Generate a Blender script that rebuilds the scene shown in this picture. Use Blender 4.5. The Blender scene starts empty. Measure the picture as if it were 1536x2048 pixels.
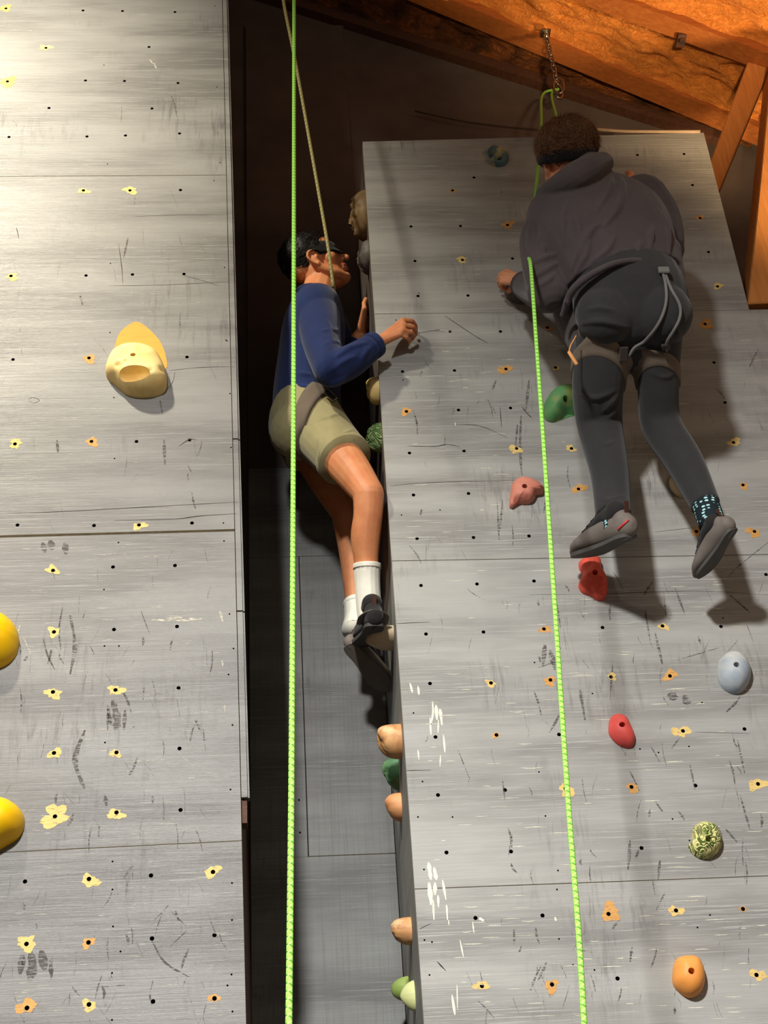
import bpy, bmesh, math, random
import numpy as np
from mathutils import Vector, Matrix, noise, geometry
from mathutils.bvhtree import BVHTree
V = Vector
S = bpy.context.scene
COL = S.collection
random.seed(7)

# ------------------------------------------------------------------ camera
FPX = 3000.0                                   # focal length in pixels of a 1536 x 2048 frame
_z = V((470-768, 1024+3380, -FPX)).normalized()        # world up seen from the camera
_f = V((0, 0, -1)); _y = (_f - _f.dot(_z)*_z).normalized(); _x = _y.cross(_z)
ROT = Matrix.Rotation(math.radians(-4.5), 3, 'Z') @ Matrix((_x, _y, _z))
EYE = V((0, 0, 1.55))
cd = bpy.data.cameras.new('camera'); cam = bpy.data.objects.new('camera', cd); COL.objects.link(cam)
cd.sensor_fit = 'HORIZONTAL'; cd.sensor_width = 24; cd.lens = 24*FPX/1536; cd.clip_start = .02
cam.matrix_world = Matrix.Translation(EYE) @ ROT.to_4x4()
S.camera = cam
vs = S.view_settings
vs.view_transform = 'Standard'; vs.look = 'None'; vs.gamma = 1; vs.use_curve_mapping = False
vs.exposure = 0.0

# ------------------------------------------------------------------ light
w = bpy.data.worlds.new('dim_room'); S.world = w; w.use_nodes = True
w.node_tree.nodes['Background'].inputs[0].default_value = (1.0, .78, .60, 1)
w.node_tree.nodes['Background'].inputs[1].default_value = .21
def spot(name, loc, aim, energy, size, blend, col, rad):
    l = bpy.data.lights.new(name, 'SPOT'); l.energy = energy; l.spot_size = math.radians(size); l.spot_blend = blend
    l.color = col; l.shadow_soft_size = rad
    o = bpy.data.objects.new(name, l); COL.objects.link(o); o.location = loc
    o.rotation_euler = (V(aim)-V(loc)).to_track_quat('-Z', 'Y').to_euler(); return o
def point(name, loc, energy, col, rad):
    l = bpy.data.lights.new(name, 'POINT'); l.energy = energy; l.color = col; l.shadow_soft_size = rad
    o = bpy.data.objects.new(name, l); COL.objects.link(o); o.location = loc; return o
spot('flood_lamp', (-.95, -1.1, 5.2), (1.7, 3.67, -2.5), 2150, 116, 1.0, (1, .985, .95), .18)
spot('left_wall_lamp', (-1.6, 1.4, 6.7), (-1.45, 3.5, 5.4), 1050, 80, 1.0, (1, .92, .74), .10)
spot('roof_fill', (.9, .4, 2.9), (1.62, 3.66, 6.85), 520, 26, .8, (1, .68, .36), .10)  # added unseen spot that brightens the ceiling foam
spot('roof_lamp', (2.2, 3.3, 4.3), (1.66, 3.72, 6.5), 260, 48, .8, (1, .68, .36), .12)
point('warm_fill', (3.6, .4, 4.7), 55, (1, .66, .40), .5)  # added soft warm fill from the right front, no visible source

# ------------------------------------------------------------------ small helpers
def ray(u, v): return (ROT @ V((u-768, 1024-v, -FPX))).normalized()
def at(u, v, y):                               # point of the sight line at room depth y
    r = ray(u, v); return EYE + r*((y-EYE.y)/r.y)
def atx(u, v, x):                              # point of the sight line on the plane X = x
    r = ray(u, v); return EYE + r*((x-EYE.x)/r.x)
def link(name, me, mats=None, parent=None, smooth=True):
    o = bpy.data.objects.new(name, me); COL.objects.link(o)
    if mats is not None:
        for m in (mats if isinstance(mats, (list, tuple)) else [mats]): me.materials.append(m)
    if parent: o.parent = parent
    if smooth and len(me.polygons): me.polygons.foreach_set('use_smooth', [True]*len(me.polygons))
    return o
def obj(name, bm, mats=None, parent=None, smooth=True):
    me = bpy.data.meshes.new(name); bm.normal_update(); bm.to_mesh(me); bm.free()
    return link(name, me, mats, parent, smooth)
def empty(name, loc=(0, 0, 0)):
    o = bpy.data.objects.new(name, None); COL.objects.link(o); o.location = loc; o.empty_display_size = .05; return o
def tag(o, label=None, cat=None, group=None, kind=None):
    if label: o['label'] = label
    if cat: o['category'] = cat
    if group: o['group'] = group
    if kind: o['kind'] = kind
    return o
def quadbox(bm, c8, mi=0):                     # 8 corners: four of one face, four of the opposite
    v = [bm.verts.new(c) for c in c8]
    for f in ((0, 1, 2, 3), (7, 6, 5, 4), (0, 4, 5, 1), (1, 5, 6, 2), (2, 6, 7, 3), (3, 7, 4, 0)):
        bm.faces.new([v[i] for i in f]).material_index = mi
def box(bm, a, b, mi=0):
    (x0, y0, z0), (x1, y1, z1) = a, b
    quadbox(bm, [(x0, y0, z0), (x1, y0, z0), (x1, y0, z1), (x0, y0, z1), (x0, y1, z0), (x1, y1, z0), (x1, y1, z1), (x0, y1, z1)], mi)
def catmull(arr, sub):
    a = np.array(arr, float); n = len(a)
    if n < 3 or sub < 2:
        out = []
        for i in range(n-1):
            for k in range(max(sub, 1)): out.append(a[i]+(a[i+1]-a[i])*k/max(sub, 1))
        out.append(a[-1]); return np.array(out)
    out = []
    for i in range(n-1):
        p0 = a[i-1] if i else 2*a[0]-a[1]; p1 = a[i]; p2 = a[i+1]; p3 = a[i+2] if i+2 < n else 2*a[-1]-a[-2]
        for k in range(sub):
            t = k/sub
            out.append(.5*(2*p1+(p2-p0)*t+(2*p0-5*p1+4*p2-p3)*t*t+(3*p1-p0-3*p2+p3)*t**3))
    out.append(a[-1]); return np.array(out)
def tube(bm, pts, rad, n=14, sub=5, cap='round', side=None, uv=None, mi=0):
    rr = [(r, r) if np.isscalar(r) else tuple(r) for r in (rad if isinstance(rad, (list, tuple)) else [rad]*len(pts))]
    P = catmull([tuple(p) for p in pts], sub); Q = np.maximum(catmull(rr, sub), 1e-4)
    T = np.gradient(P, axis=0); T /= np.maximum(np.linalg.norm(T, axis=1), 1e-9)[:, None]
    rings = []; prev = None
    sd = None if side is None else np.array(side, float)
    frames = []
    for i in range(len(P)):
        t = T[i]
        if sd is not None: a = sd - t*sd.dot(t)
        elif prev is None:
            a = np.cross(t, (0, 0, 1.)) if abs(t[2]) < .9 else np.cross(t, (1., 0, 0))
        else: a = prev - t*prev.dot(t)
        a /= np.linalg.norm(a); prev = a; frames.append((a, np.cross(t, a)))
    seq = [(P[i], Q[i][0], Q[i][1], frames[i]) for i in range(len(P))]
    if cap == 'round':
        h = []
        for k in range(1, 4):
            s = math.sin(k*math.pi/8); c = math.cos(k*math.pi/8)
            h.append((P[0]-T[0]*min(Q[0])*s, Q[0][0]*c, Q[0][1]*c, frames[0]))
        e = []
        for k in range(1, 4):
            s = math.sin(k*math.pi/8); c = math.cos(k*math.pi/8)
            e.append((P[-1]+T[-1]*min(Q[-1])*s, Q[-1][0]*c, Q[-1][1]*c, frames[-1]))
        seq = h[::-1]+seq+e
    ca = [(math.cos(2*math.pi*k/n), math.sin(2*math.pi*k/n)) for k in range(n)]
    L = 0; Ls = []
    for i, (p, ra, rb, (a, b)) in enumerate(seq):
        if i: L += float(np.linalg.norm(p-seq[i-1][0]))
        Ls.append(L)
        rings.append([bm.verts.new(tuple(p+a*(ra*c)+b*(rb*s))) for c, s in ca])
    lay = bm.loops.layers.uv.verify() if uv else None
    for i in range(len(rings)-1):
        for k in range(n):
            f = bm.faces.new((rings[i][k], rings[i][(k+1) % n], rings[i+1][(k+1) % n], rings[i+1][k])); f.material_index = mi
            if lay:
                for lp, (uu, vv) in zip(f.loops, ((k, i), (k+1, i), (k+1, i+1), (k, i+1))): lp[lay].uv = (uu/n, Ls[vv])
    bm.faces.new(rings[0][::-1]).material_index = mi; bm.faces.new(rings[-1]).material_index = mi
def ball(bm, c, r, M=None, n=3):
    if np.isscalar(r): r = (r, r, r)
    m = (M or Matrix.Identity(4)) @ Matrix.Translation(V(c)) @ Matrix.Diagonal((r[0], r[1], r[2], 1))
    bmesh.ops.create_icosphere(bm, subdivisions=n, radius=1, matrix=m)
def remesh(bm, voxel, smooth=6, fac=.5):
    me = bpy.data.meshes.new('tmp'); bm.normal_update(); bm.to_mesh(me); bm.free()
    o = bpy.data.objects.new('tmp', me); COL.objects.link(o)
    m = o.modifiers.new('r', 'REMESH'); m.mode = 'VOXEL'; m.voxel_size = voxel; m.use_smooth_shade = True
    if smooth:
        s = o.modifiers.new('s', 'SMOOTH'); s.iterations = smooth; s.factor = fac
    dg = bpy.context.evaluated_depsgraph_get(); dg.update()
    new = bpy.data.meshes.new_from_object(o.evaluated_get(dg))
    bpy.data.objects.remove(o); bpy.data.meshes.remove(me); new.materials.clear()
    return new
def bvh_of(me, M=None):
    vs_ = [v.co.copy() for v in me.vertices]
    return BVHTree.FromPolygons(vs_, [tuple(p.vertices) for p in me.polygons])
def boolean_cut(me, cutter_bm):
    a = bpy.data.objects.new('a', me); COL.objects.link(a)
    cm = bpy.data.meshes.new('c'); cutter_bm.to_mesh(cm); cutter_bm.free()
    b = bpy.data.objects.new('b', cm); COL.objects.link(b)
    m = a.modifiers.new('b', 'BOOLEAN'); m.object = b; m.operation = 'DIFFERENCE'; m.solver = 'EXACT'
    dg = bpy.context.evaluated_depsgraph_get(); dg.update()
    new = bpy.data.meshes.new_from_object(a.evaluated_get(dg))
    bpy.data.objects.remove(a); bpy.data.objects.remove(b); bpy.data.meshes.remove(cm)
    return new

# ------------------------------------------------------------------ materials
def s2l(c):
    return tuple((x/255/12.92 if x/255 <= .04045 else ((x/255+.055)/1.055)**2.4) for x in c)+(1,)
class NT:
    def __init__(s, name):
        s.m = bpy.data.materials.new(name); s.m.use_nodes = True; s.t = s.m.node_tree
        s.b = s.t.nodes['Principled BSDF']; s.tc = s.t.nodes.new('ShaderNodeTexCoord')
    def n(s, t, **k):
        x = s.t.nodes.new(t)
        for a, b in k.items():
            if a[0] == 'i': x.inputs[int(a[1:])].default_value = b
            else: setattr(x, a, b)
        return x
    def l(s, a, b): s.t.links.new(a, b)
    def co(s, scale=(1, 1, 1), src='Object', rot=(0, 0, 0)):
        m = s.n('ShaderNodeMapping'); m.inputs['Scale'].default_value = scale; m.inputs['Rotation'].default_value = rot
        s.l(s.tc.outputs[src], m.inputs[0]); return m.outputs[0]
    def noise(s, co, scale, detail=4, rough=.55, dist=0):
        x = s.n('ShaderNodeTexNoise'); x.inputs['Scale'].default_value = scale; x.inputs['Detail'].default_value = detail
        x.inputs['Roughness'].default_value = rough; x.inputs['Distortion'].default_value = dist
        s.l(co, x.inputs['Vector']); return x.outputs['Fac']
    def ramp(s, fac, stops, interp='LINEAR'):
        r = s.n('ShaderNodeValToRGB'); r.color_ramp.interpolation = interp
        e = r.color_ramp.elements
        while len(e) < len(stops): e.new(.5)
        for x, (p, c) in zip(e, stops): x.position = p; x.color = c if len(c) == 4 else s2l(c)
        s.l(fac, r.inputs[0]); return r.outputs[0]
    def val(s, fac, a, b): return s.ramp(fac, [(a, (0, 0, 0, 1)), (b, (1, 1, 1, 1))])
    def mix(s, fac, a, b, mode='MIX'):
        x = s.n('ShaderNodeMix', data_type='RGBA', blend_type=mode)
        for v, i in ((fac, 0), (a, 6), (b, 7)):
            if hasattr(v, 'links') or hasattr(v, 'is_linked'): s.l(v, x.inputs[i])
            else: x.inputs[i].default_value = v if i == 0 else (v if len(v) == 4 else s2l(v))
        return x.outputs[2]
    def math(s, op, a, b):
        x = s.n('ShaderNodeMath', operation=op)
        for v, i in ((a, 0), (b, 1)):
            if hasattr(v, 'is_linked'): s.l(v, x.inputs[i])
            else: x.inputs[i].default_value = v
        return x.outputs[0]
    def bump(s, h, strength=.3, dist=.01):
        b = s.n('ShaderNodeBump'); b.inputs['Strength'].default_value = strength; b.inputs['Distance'].default_value = dist
        s.l(h, b.inputs['Height']); s.l(b.outputs[0], s.b.inputs['Normal'])
    def out(s, col, rough=.6, spec=.3, metal=0, sheen=0):
        if hasattr(col, 'is_linked'): s.l(col, s.b.inputs['Base Color'])
        else: s.b.inputs['Base Color'].default_value = col if len(col) == 4 else s2l(col)
        if hasattr(rough, 'is_linked'): s.l(rough, s.b.inputs['Roughness'])
        else: s.b.inputs['Roughness'].default_value = rough
        s.b.inputs['Specular IOR Level'].default_value = spec; s.b.inputs['Metallic'].default_value = metal
        if sheen: s.b.inputs['Sheen Weight'].default_value = sheen
        return s.m
def painted_ply(name, base, dark, light, vert=False, wear=1.0, rough=.5):
    N = NT(name)
    fine = N.co((2.2, 2.2, 150)); mid = N.co((1.4, 1.4, 34)); iso = N.co()
    g1 = N.noise(fine, 2.4, 5, .65, .25); g2 = N.noise(mid, 2.2, 5, .6, .9); big = N.noise(iso, 2.1, 4, .6, .4)
    c = N.mix(N.math('ADD', N.math('MULTIPLY', N.val(big, .25, .75), .6), .4), dark, base)
    band = N.val(N.noise(N.co((.8, .8, 5)), 1.7, 3), .38, .62)          # bands where the grain stands out
    c = N.mix(N.math('MULTIPLY', N.math('MULTIPLY', N.val(g2, .54, .72), band), .30*wear), c, dark)
    c = N.mix(N.math('MULTIPLY', N.math('MULTIPLY', N.val(g1, .60, .72), band), .55*wear), c, light)
    c = N.mix(N.math('MULTIPLY', N.math('MULTIPLY', N.val(g1, .42, .30), band), .55*wear), c, s2l((72, 68, 66)))
    # rubber scuffs: upright smears gathered in patches
    st = N.noise(N.co((42, 42, 5)), 1.5, 4, .7, .6); pm = N.val(N.noise(iso, 3.3, 3, .6), .53, .68)
    c = N.mix(N.math('MULTIPLY', N.math('MULTIPLY', N.val(st, .50, .66), pm), .50*wear), c, s2l((62, 56, 55)))
    if vert:
        gv = N.noise(N.co((110, 110, 1.6)), 2.2, 4, .6); c = N.mix(N.math('MULTIPLY', N.val(gv, .5, .7), .55), c, dark)
    h = N.math('ADD', N.math('MULTIPLY', g1, .6), g2)
    N.bump(h, .35, .004)
    return N.out(c, N.ramp(big, [(.3, (.42,)*3+(1,)), (.7, (.58,)*3+(1,))]) if rough is None else rough, .35)
M = {}
M['ply_left'] = painted_ply('grey_painted_plywood', (136, 135, 132), (114, 112, 110), (180, 177, 167), wear=1.0, rough=.42)
M['ply_right'] = painted_ply('grey_painted_plywood_right', (172, 172, 168), (152, 151, 148), (203, 200, 190), wear=.8, rough=.5)
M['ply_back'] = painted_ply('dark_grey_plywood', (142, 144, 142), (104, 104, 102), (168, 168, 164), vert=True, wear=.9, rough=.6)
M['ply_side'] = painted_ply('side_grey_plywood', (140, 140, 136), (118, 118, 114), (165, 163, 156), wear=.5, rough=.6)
def flat(name, c, rough=.6, spec=.3, metal=0, var=.12, scale=30, bump=.1, bd=.002, sheen=0):
    N = NT(name); f = N.noise(N.co(), scale, 4)
    d = tuple(max(0, x*(1-var)) for x in c); b = tuple(min(255, x*(1+var)) for x in c)
    if bump: N.bump(f, bump, bd)
    return N.out(N.mix(f, d, b), rough, spec, metal, sheen)
M['gable'] = flat('gable_paint_and_gap_shade', (92, 82, 76), .8, .15, var=.2, scale=6)  # gable paint; on the boards in the gap it stands in for shade
M['black_hole'] = flat('hole_shadow', (20, 18, 17), .9, .05, bump=0)
M['edge'] = flat('raw_ply_edge', (176, 168, 150), .7, var=.2, scale=60)
M['crack'] = flat('crack_black', (52, 47, 44), .8, .1, bump=0)
def worn(m, sc, lo, hi, amax):
    t = m.node_tree; b = t.nodes['Principled BSDF']; tc = t.nodes.new('ShaderNodeTexCoord'); mp = t.nodes.new('ShaderNodeMapping'); mp.inputs['Scale'].default_value = sc
    n_ = t.nodes.new('ShaderNodeTexNoise'); n_.inputs['Scale'].default_value = 1; n_.inputs['Detail'].default_value = 4; n_.inputs['Roughness'].default_value = .65
    r = t.nodes.new('ShaderNodeMapRange'); r.inputs[1].default_value = lo; r.inputs[2].default_value = hi; r.inputs[4].default_value = amax
    t.links.new(tc.outputs['Object'], mp.inputs[0]); t.links.new(mp.outputs[0], n_.inputs['Vector']); t.links.new(n_.outputs['Fac'], r.inputs[0]); t.links.new(r.outputs[0], b.inputs['Alpha']); return m
M['scuff'] = worn(flat('rubber_scuff', (84, 78, 76), .7, .2, bump=0), (45, 45, 260), .42, .58, .75)
M['hairline'] = worn(flat('thin_scratch', (84, 78, 76), .7, .2, bump=0), (40, 40, 120), .38, .6, .6)
M['scratch'] = worn(flat('pale_scratch', (214, 208, 192), .7, .2, bump=0), (60, 60, 300), .42, .56, .8)
M['drip'] = worn(flat('white_paint_drip', (236, 232, 208), .5, .3, var=.06), (90, 90, 60), .26, .36, 1)
def wood(name, c, d, sc=(1.5, 1.5, 26), rot=(0, 0, 0), rough=.65):
    N = NT(name); g = N.noise(N.co(sc, rot=rot), 4, 5, .6, .8); b = N.noise(N.co(), 3, 3)
    N.bump(g, .25, .003)
    return N.out(N.mix(N.math('MULTIPLY', b, .5), N.mix(N.val(g, .3, .7), d, c), d), rough, .25)
M['chip'] = wood('bare_wood', (226, 178, 108), (196, 140, 76), (8, 8, 90))
M['chip_pale'] = wood('bare_wood_pale', (232, 208, 140), (214, 180, 106), (8, 8, 90))
M['chip_orange'] = wood('bare_wood_orange', (240, 176, 74), (226, 150, 58), (3, 3, 60))
for k_ in ('chip', 'chip_pale'): worn(M[k_], (70, 70, 240), .34, .42, 1)
M['timber'] = wood('warm_timber', (222, 154, 88), (190, 122, 64), (22, 22, 1.4))
M['rafter'] = wood('rafter_timber', (188, 116, 58), (150, 84, 38), (1.2, 20, 20))
M['dark_wood'] = wood('dark_wood', (104, 70, 52), (76, 50, 38), (6, 6, 30))
def foam_mat(name, a, b, soot):
    N = NT(name); co = N.co((1, 1, 1)); f = N.noise(N.co((1, 1.6, 1)), 30, 6, .62, 2.2); g = N.noise(co, 7, 4, .6, .8)
    c = N.mix(N.val(f, .3, .7), b, a)
    if soot: c = N.mix(N.math('MULTIPLY', N.val(g, .40, .66), soot), c, (38, 28, 22))
    N.bump(f, .9, .022)
    return N.out(c, .55, .35)
M['foam'] = foam_mat('spray_foam', (240, 160, 76), (214, 122, 46), 0)
M['foam_sooty'] = foam_mat('sooty_foam', (186, 112, 52), (118, 66, 30), .8)
M['metal'] = flat('worn_steel', (150, 142, 132), .35, .5, 1, var=.3, scale=50)
M['bolt'] = flat('dark_bolt', (120, 112, 100), .4, .5, .8)
M['cable'] = flat('dark_cable', (70, 58, 48), .6)
M['cable_pale'] = flat('pale_cable', (150, 130, 108), .6)
M['mat_floor'] = flat('floor_mat', (58, 58, 60), .8)
M['navy'] = None
def cloth(name, c, fine=700, var=.12, rough=.9, bump=.25, sheen=.15):
    N = NT(name); f = N.noise(N.co(), fine, 2); g = N.noise(N.co(), 14, 4)
    N.bump(f, bump, .0015)
    return N.out(N.mix(g, tuple(x*(1-var) for x in c), tuple(min(255, x*(1+var)) for x in c)), rough, .15, 0, sheen)
M['navy'] = cloth('navy_knit', (29, 43, 86), 500)
M['khaki'] = cloth('khaki_cotton', (150, 142, 104), 700)
M['charcoal'] = cloth('charcoal_fleece', (76, 69, 70), 800)
M['black_knit'] = cloth('black_stretch', (50, 50, 51), 800)
M['band'] = cloth('blindfold_black', (20, 19, 20), 600)
M['web_brown'] = cloth('harness_webbing', (104, 92, 80), 900)
M['web_dark'] = cloth('harness_pad', (62, 54, 50), 900)
M['cord'] = cloth('grey_cord', (112, 110, 108), 900)
M['sock'] = cloth('white_sock', (236, 230, 216), 500)
def skin_mat(name, c, red):
    N = NT(name); f = N.noise(N.co(), 22, 4); g = N.noise(N.co(), 320, 2)
    N.bump(g, .12, .001)
    N.b.inputs['Subsurface Weight'].default_value = .12; N.b.inputs['Subsurface Radius'].default_value = (.01, .004, .002)
    return N.out(N.mix(N.val(f, .35, .7), c, red), .5, .35)
M['skin_l'] = skin_mat('skin_tan', (216, 146, 100), (206, 128, 86))
M['skin_r'] = skin_mat('skin_fair', (224, 160, 122), (216, 138, 104))
M['lip'] = skin_mat('lip', (190, 98, 80), (178, 88, 72))
M['hair_dark'] = flat('black_hair', (24, 20, 18), .55, .3, var=.4, scale=120)
M['hair_brown'] = flat('brown_hair', (112, 80, 56), .5, .35, var=.45, scale=90)
M['rubber'] = flat('grey_rubber', (112, 104, 98), .65, .25, var=.12, scale=18)
M['rubber_dark'] = flat('dark_rubber', (82, 80, 78), .7, .2, var=.1, scale=18)
M['shoe_black'] = cloth('shoe_upper', (40, 38, 38), 600)
M['red_print'] = flat('red_print', (196, 60, 56), .5, bump=0)
M['tab_brown'] = flat('tab_brown', (70, 44, 34), .6, bump=0)
M['tag_orange'] = flat('tag_orange', (226, 160, 96), .5, bump=0)
def checker_sock():
    N = NT('dotted_sock'); x = N.n('ShaderNodeTexVoronoi'); x.inputs['Scale'].default_value = 62; x.inputs['Randomness'].default_value = .35
    N.l(N.co((1, 1, 1.7)), x.inputs['Vector'])
    return N.out(N.ramp(x.outputs['Distance'], [(.30, (176, 226, 228)), (.36, (26, 38, 44))], 'LINEAR'), .85, .2)
M['sock_dots'] = checker_sock()
def rope_mat(name, a, b, fl):
    N = NT(name); sep = N.n('ShaderNodeSeparateXYZ'); N.l(N.tc.outputs['UV'], sep.inputs[0])
    t = N.math('ADD', N.math('MULTIPLY', sep.outputs[1], 62), sep.outputs[0])
    fr = N.math('FRACT', t, 0)
    t2 = N.math('FRACT', N.math('SUBTRACT', N.math('MULTIPLY', sep.outputs[1], 62), N.math('MULTIPLY', sep.outputs[0], 2)), 0)
    w1 = N.val(fr, .80, .84); w2 = N.val(t2, .74, .78)
    c = N.mix(N.math('MULTIPLY', w1, fl), a, b); c = N.mix(N.math('MULTIPLY', w2, fl*.35), c, (245, 255, 190))
    N.bump(N.math('ADD', fr, t2), .5, .0015)
    return N.out(c, .6, .3)
M['rope'] = rope_mat('green_rope', (150, 226, 84), (66, 120, 44), .9)
M['rope_shaded'] = rope_mat('shaded_green_rope', (150, 142, 88), (104, 98, 60), .6)  # dim strand of the same rope, shade put into its colour

def tone_mat(name, a, b, c=None, scale=6, speck=None, rough=.55, dist=.5, lo=.35, hi=.65, bump=.25):
    N = NT(name); f = N.noise(N.co(), scale, 4, .55, dist); col = N.mix(N.val(f, lo, hi), a, b)
    if c: col = N.mix(N.val(N.noise(N.co(), scale*.6+3, 3), .56, .66), col, c)
    if speck: col = N.mix(N.math('MULTIPLY', N.val(N.noise(N.co(), 220, 2), .62, .68), .5), col, speck)
    N.bump(N.noise(N.co(), 260, 3), bump, .0015)
    return N.out(col, rough, .3)
M['h_tan'] = tone_mat('hold_tan', (240, 216, 150), (226, 190, 118), scale=14)
M['h_yellow'] = tone_mat('hold_yellow', (250, 206, 20), (246, 190, 10), rough=.4)
M['h_teal'] = tone_mat('hold_teal', (96, 122, 126), (74, 98, 104), (176, 164, 118), scale=14)
M['h_green'] = tone_mat('hold_green', (98, 148, 88), (76, 140, 88), (130, 150, 84), scale=9)
M['h_pink'] = tone_mat('hold_pink', (214, 140, 120), (200, 122, 104), scale=12)
M['h_red'] = tone_mat('hold_red', (226, 92, 74), (212, 78, 62), speck=(240, 150, 130))
M['h_coral'] = tone_mat('hold_coral', (222, 90, 82), (204, 76, 70), scale=18)
M['h_cream'] = tone_mat('hold_cream', (232, 210, 168), (214, 190, 146))
M['h_blue'] = tone_mat('hold_blue_grey', (200, 200, 192), (158, 170, 182), scale=8, lo=.4, hi=.6)
M['h_orange'] = tone_mat('hold_orange', (238, 164, 86), (230, 150, 70), rough=.5)
M['h_grey'] = tone_mat('hold_grey', (112, 104, 98), (84, 78, 74))
M['h_brown'] = tone_mat('hold_rock', (140, 112, 74), (98, 78, 52), scale=16)
M['h_wood'] = tone_mat('hold_wood', (220, 170, 116), (190, 132, 84), (226, 196, 150), scale=20)
M['h_dkgreen'] = tone_mat('hold_dark_green', (82, 128, 92), (62, 104, 76), (120, 160, 110), scale=14)
M['h_peach'] = tone_mat('hold_peach', (226, 166, 116), (214, 148, 98), scale=12)
M['h_lime'] = tone_mat('hold_lime', (164, 186, 104), (146, 170, 88))
M['h_pale'] = tone_mat('hold_pale_green', (214, 218, 158), (204, 210, 146))
M['h_beige'] = tone_mat('hold_beige', (214, 196, 164), (190, 168, 134), scale=14)
def brain_mat(name, a, b):
    N = NT(name); x = N.n('ShaderNodeTexNoise'); x.inputs['Scale'].default_value = 16; x.inputs['Detail'].default_value = 1.5; x.inputs['Distortion'].default_value = 1.8
    N.l(N.co(), x.inputs['Vector'])
    r = N.math('PINGPONG', N.math('MULTIPLY', x.outputs['Fac'], 9), .5)
    N.bump(r, 1.0, .008)
    patch = N.val(N.noise(N.co(), 13, 2), .40, .56)
    return N.out(N.mix(N.math('MULTIPLY', N.val(r, .24, .10), patch), b, a), .6, .3)
M['h_brain'] = brain_mat('hold_brain', (96, 122, 52), (230, 224, 150))
M['h_brain2'] = brain_mat('hold_brain_green', (78, 110, 66), (158, 188, 118))

# ------------------------------------------------------------------ room shell
YR, YL, YB = 3.67, 3.50, 4.25                  # front of right wall, left wall, back wall
XS = .302                                      # left side face of the right wall
TH = .018
GZ = lambda x: 7.184-.5033*(x-.202)            # roof line along the gable
bm = bmesh.new(); box(bm, (-4.5, -2.5, -.1), (5.5, 4.6, 0))
tag(obj('floor', bm, M['mat_floor'], smooth=False), kind='structure')

def panel(name, parent, y, c4, holes, mats, th=TH):
    """plywood sheet in the plane y; c4 = corners (x,z) ccw from bottom left; holes = (x,z,r)"""
    bm = bmesh.new(); edges = []
    def loop(pts):
        v = [bm.verts.new((x, y, z)) for x, z in pts]
        e = [bm.edges.new((v[i], v[(i+1) % len(v)])) for i in range(len(v))]
        return v, e
    # split long sides a little so that the fill triangles stay compact
    op = []
    for i in range(4):
        a, b = c4[i], c4[(i+1) % 4]
        for k in range(6): op.append((a[0]+(b[0]-a[0])*k/6, a[1]+(b[1]-a[1])*k/6))
    ov, oe = loop(op); edges += oe; hl = []
    for x, z, r in holes:
        n = 9 if r > .004 else 6
        hv, he = loop([(x+r*math.cos(2*math.pi*k/n), z+r*math.sin(2*math.pi*k/n)) for k in range(n)])
        edges += he; hl.append((hv, r))
    bmesh.ops.triangle_fill(bm, use_beauty=True, use_dissolve=False, edges=edges, normal=(0, -1, 0))
    for f in bm.faces: f.material_index = 0
    def back(v, mi, cap, dep):
        w_ = [bm.verts.new((p.co.x, y+dep, p.co.z)) for p in v]
        for i in range(len(v)):
            f = bm.faces.new((v[i], v[(i+1) % len(v)], w_[(i+1) % len(v)], w_[i])); f.material_index = mi
        if cap: bm.faces.new(w_).material_index = mi
    for hv, r in hl: back(hv, 1, True, th if r > .004 else .006)
    back(ov, 2, True, th)
    bmesh.ops.recalc_face_normals(bm, faces=bm.faces)
    o = obj(name, bm, [mats, M['black_hole'], M['edge']], parent, smooth=False); return o
def holes_in(lst, y, lo, hi, r=.0056):
    out = []
    for h in lst:
        p = at(h[0], h[1], y)
        if lo+.012 < p.z < hi-.012: out.append((p.x, p.z, r))
    return out
CH = {'c': 12, 'C': 15, 'b': 25}
def chip(parent, y, u, v, size, seed, mat, sx=1.2, sz=.9, hole=.0056):
    p = at(u, v, y); rnd = random.Random(seed); n = 26; bm = bmesh.new()
    ph = [rnd.uniform(0, 6.28) for _ in range(5)]
    s = size/ (FPX/ (ROT.transposed() @ (p-EYE)).z*-1)
    inner = []; outer = []
    cx = rnd.uniform(-.3, .3)*s; cz = rnd.uniform(-.35, .2)*s
    for k in range(n):
        a = 2*math.pi*k/n
        rr = s*(1+.22*math.sin(2*a+ph[0])+.16*math.sin(3*a+ph[1])+.14*math.sin(5*a+ph[2])+.16*rnd.uniform(-1, 1))
        ox = cx+rr*sx*math.cos(a); oz = cz+rr*sz*math.sin(a)
        d = math.hypot(ox, oz)
        if d < hole*1.25: ox *= hole*1.25/d; oz *= hole*1.25/d
        aa = math.atan2(oz, ox)
        outer.append((ox, oz)); inner.append((hole*1.02*math.cos(aa), hole*1.02*math.sin(aa)))
    vo = [bm.verts.new((p.x+a, y-.0005, p.z+b)) for a, b in outer]; vi = [bm.verts.new((p.x+a, y-.0005, p.z+b)) for a, b in inner]
    for k in range(n): bm.faces.new((vo[k], vi[k], vi[(k+1) % n], vo[(k+1) % n]))
    bmesh.ops.recalc_face_normals(bm, faces=bm.faces)
    return obj('bare_wood_patch', bm, mat, parent, smooth=False)
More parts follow.
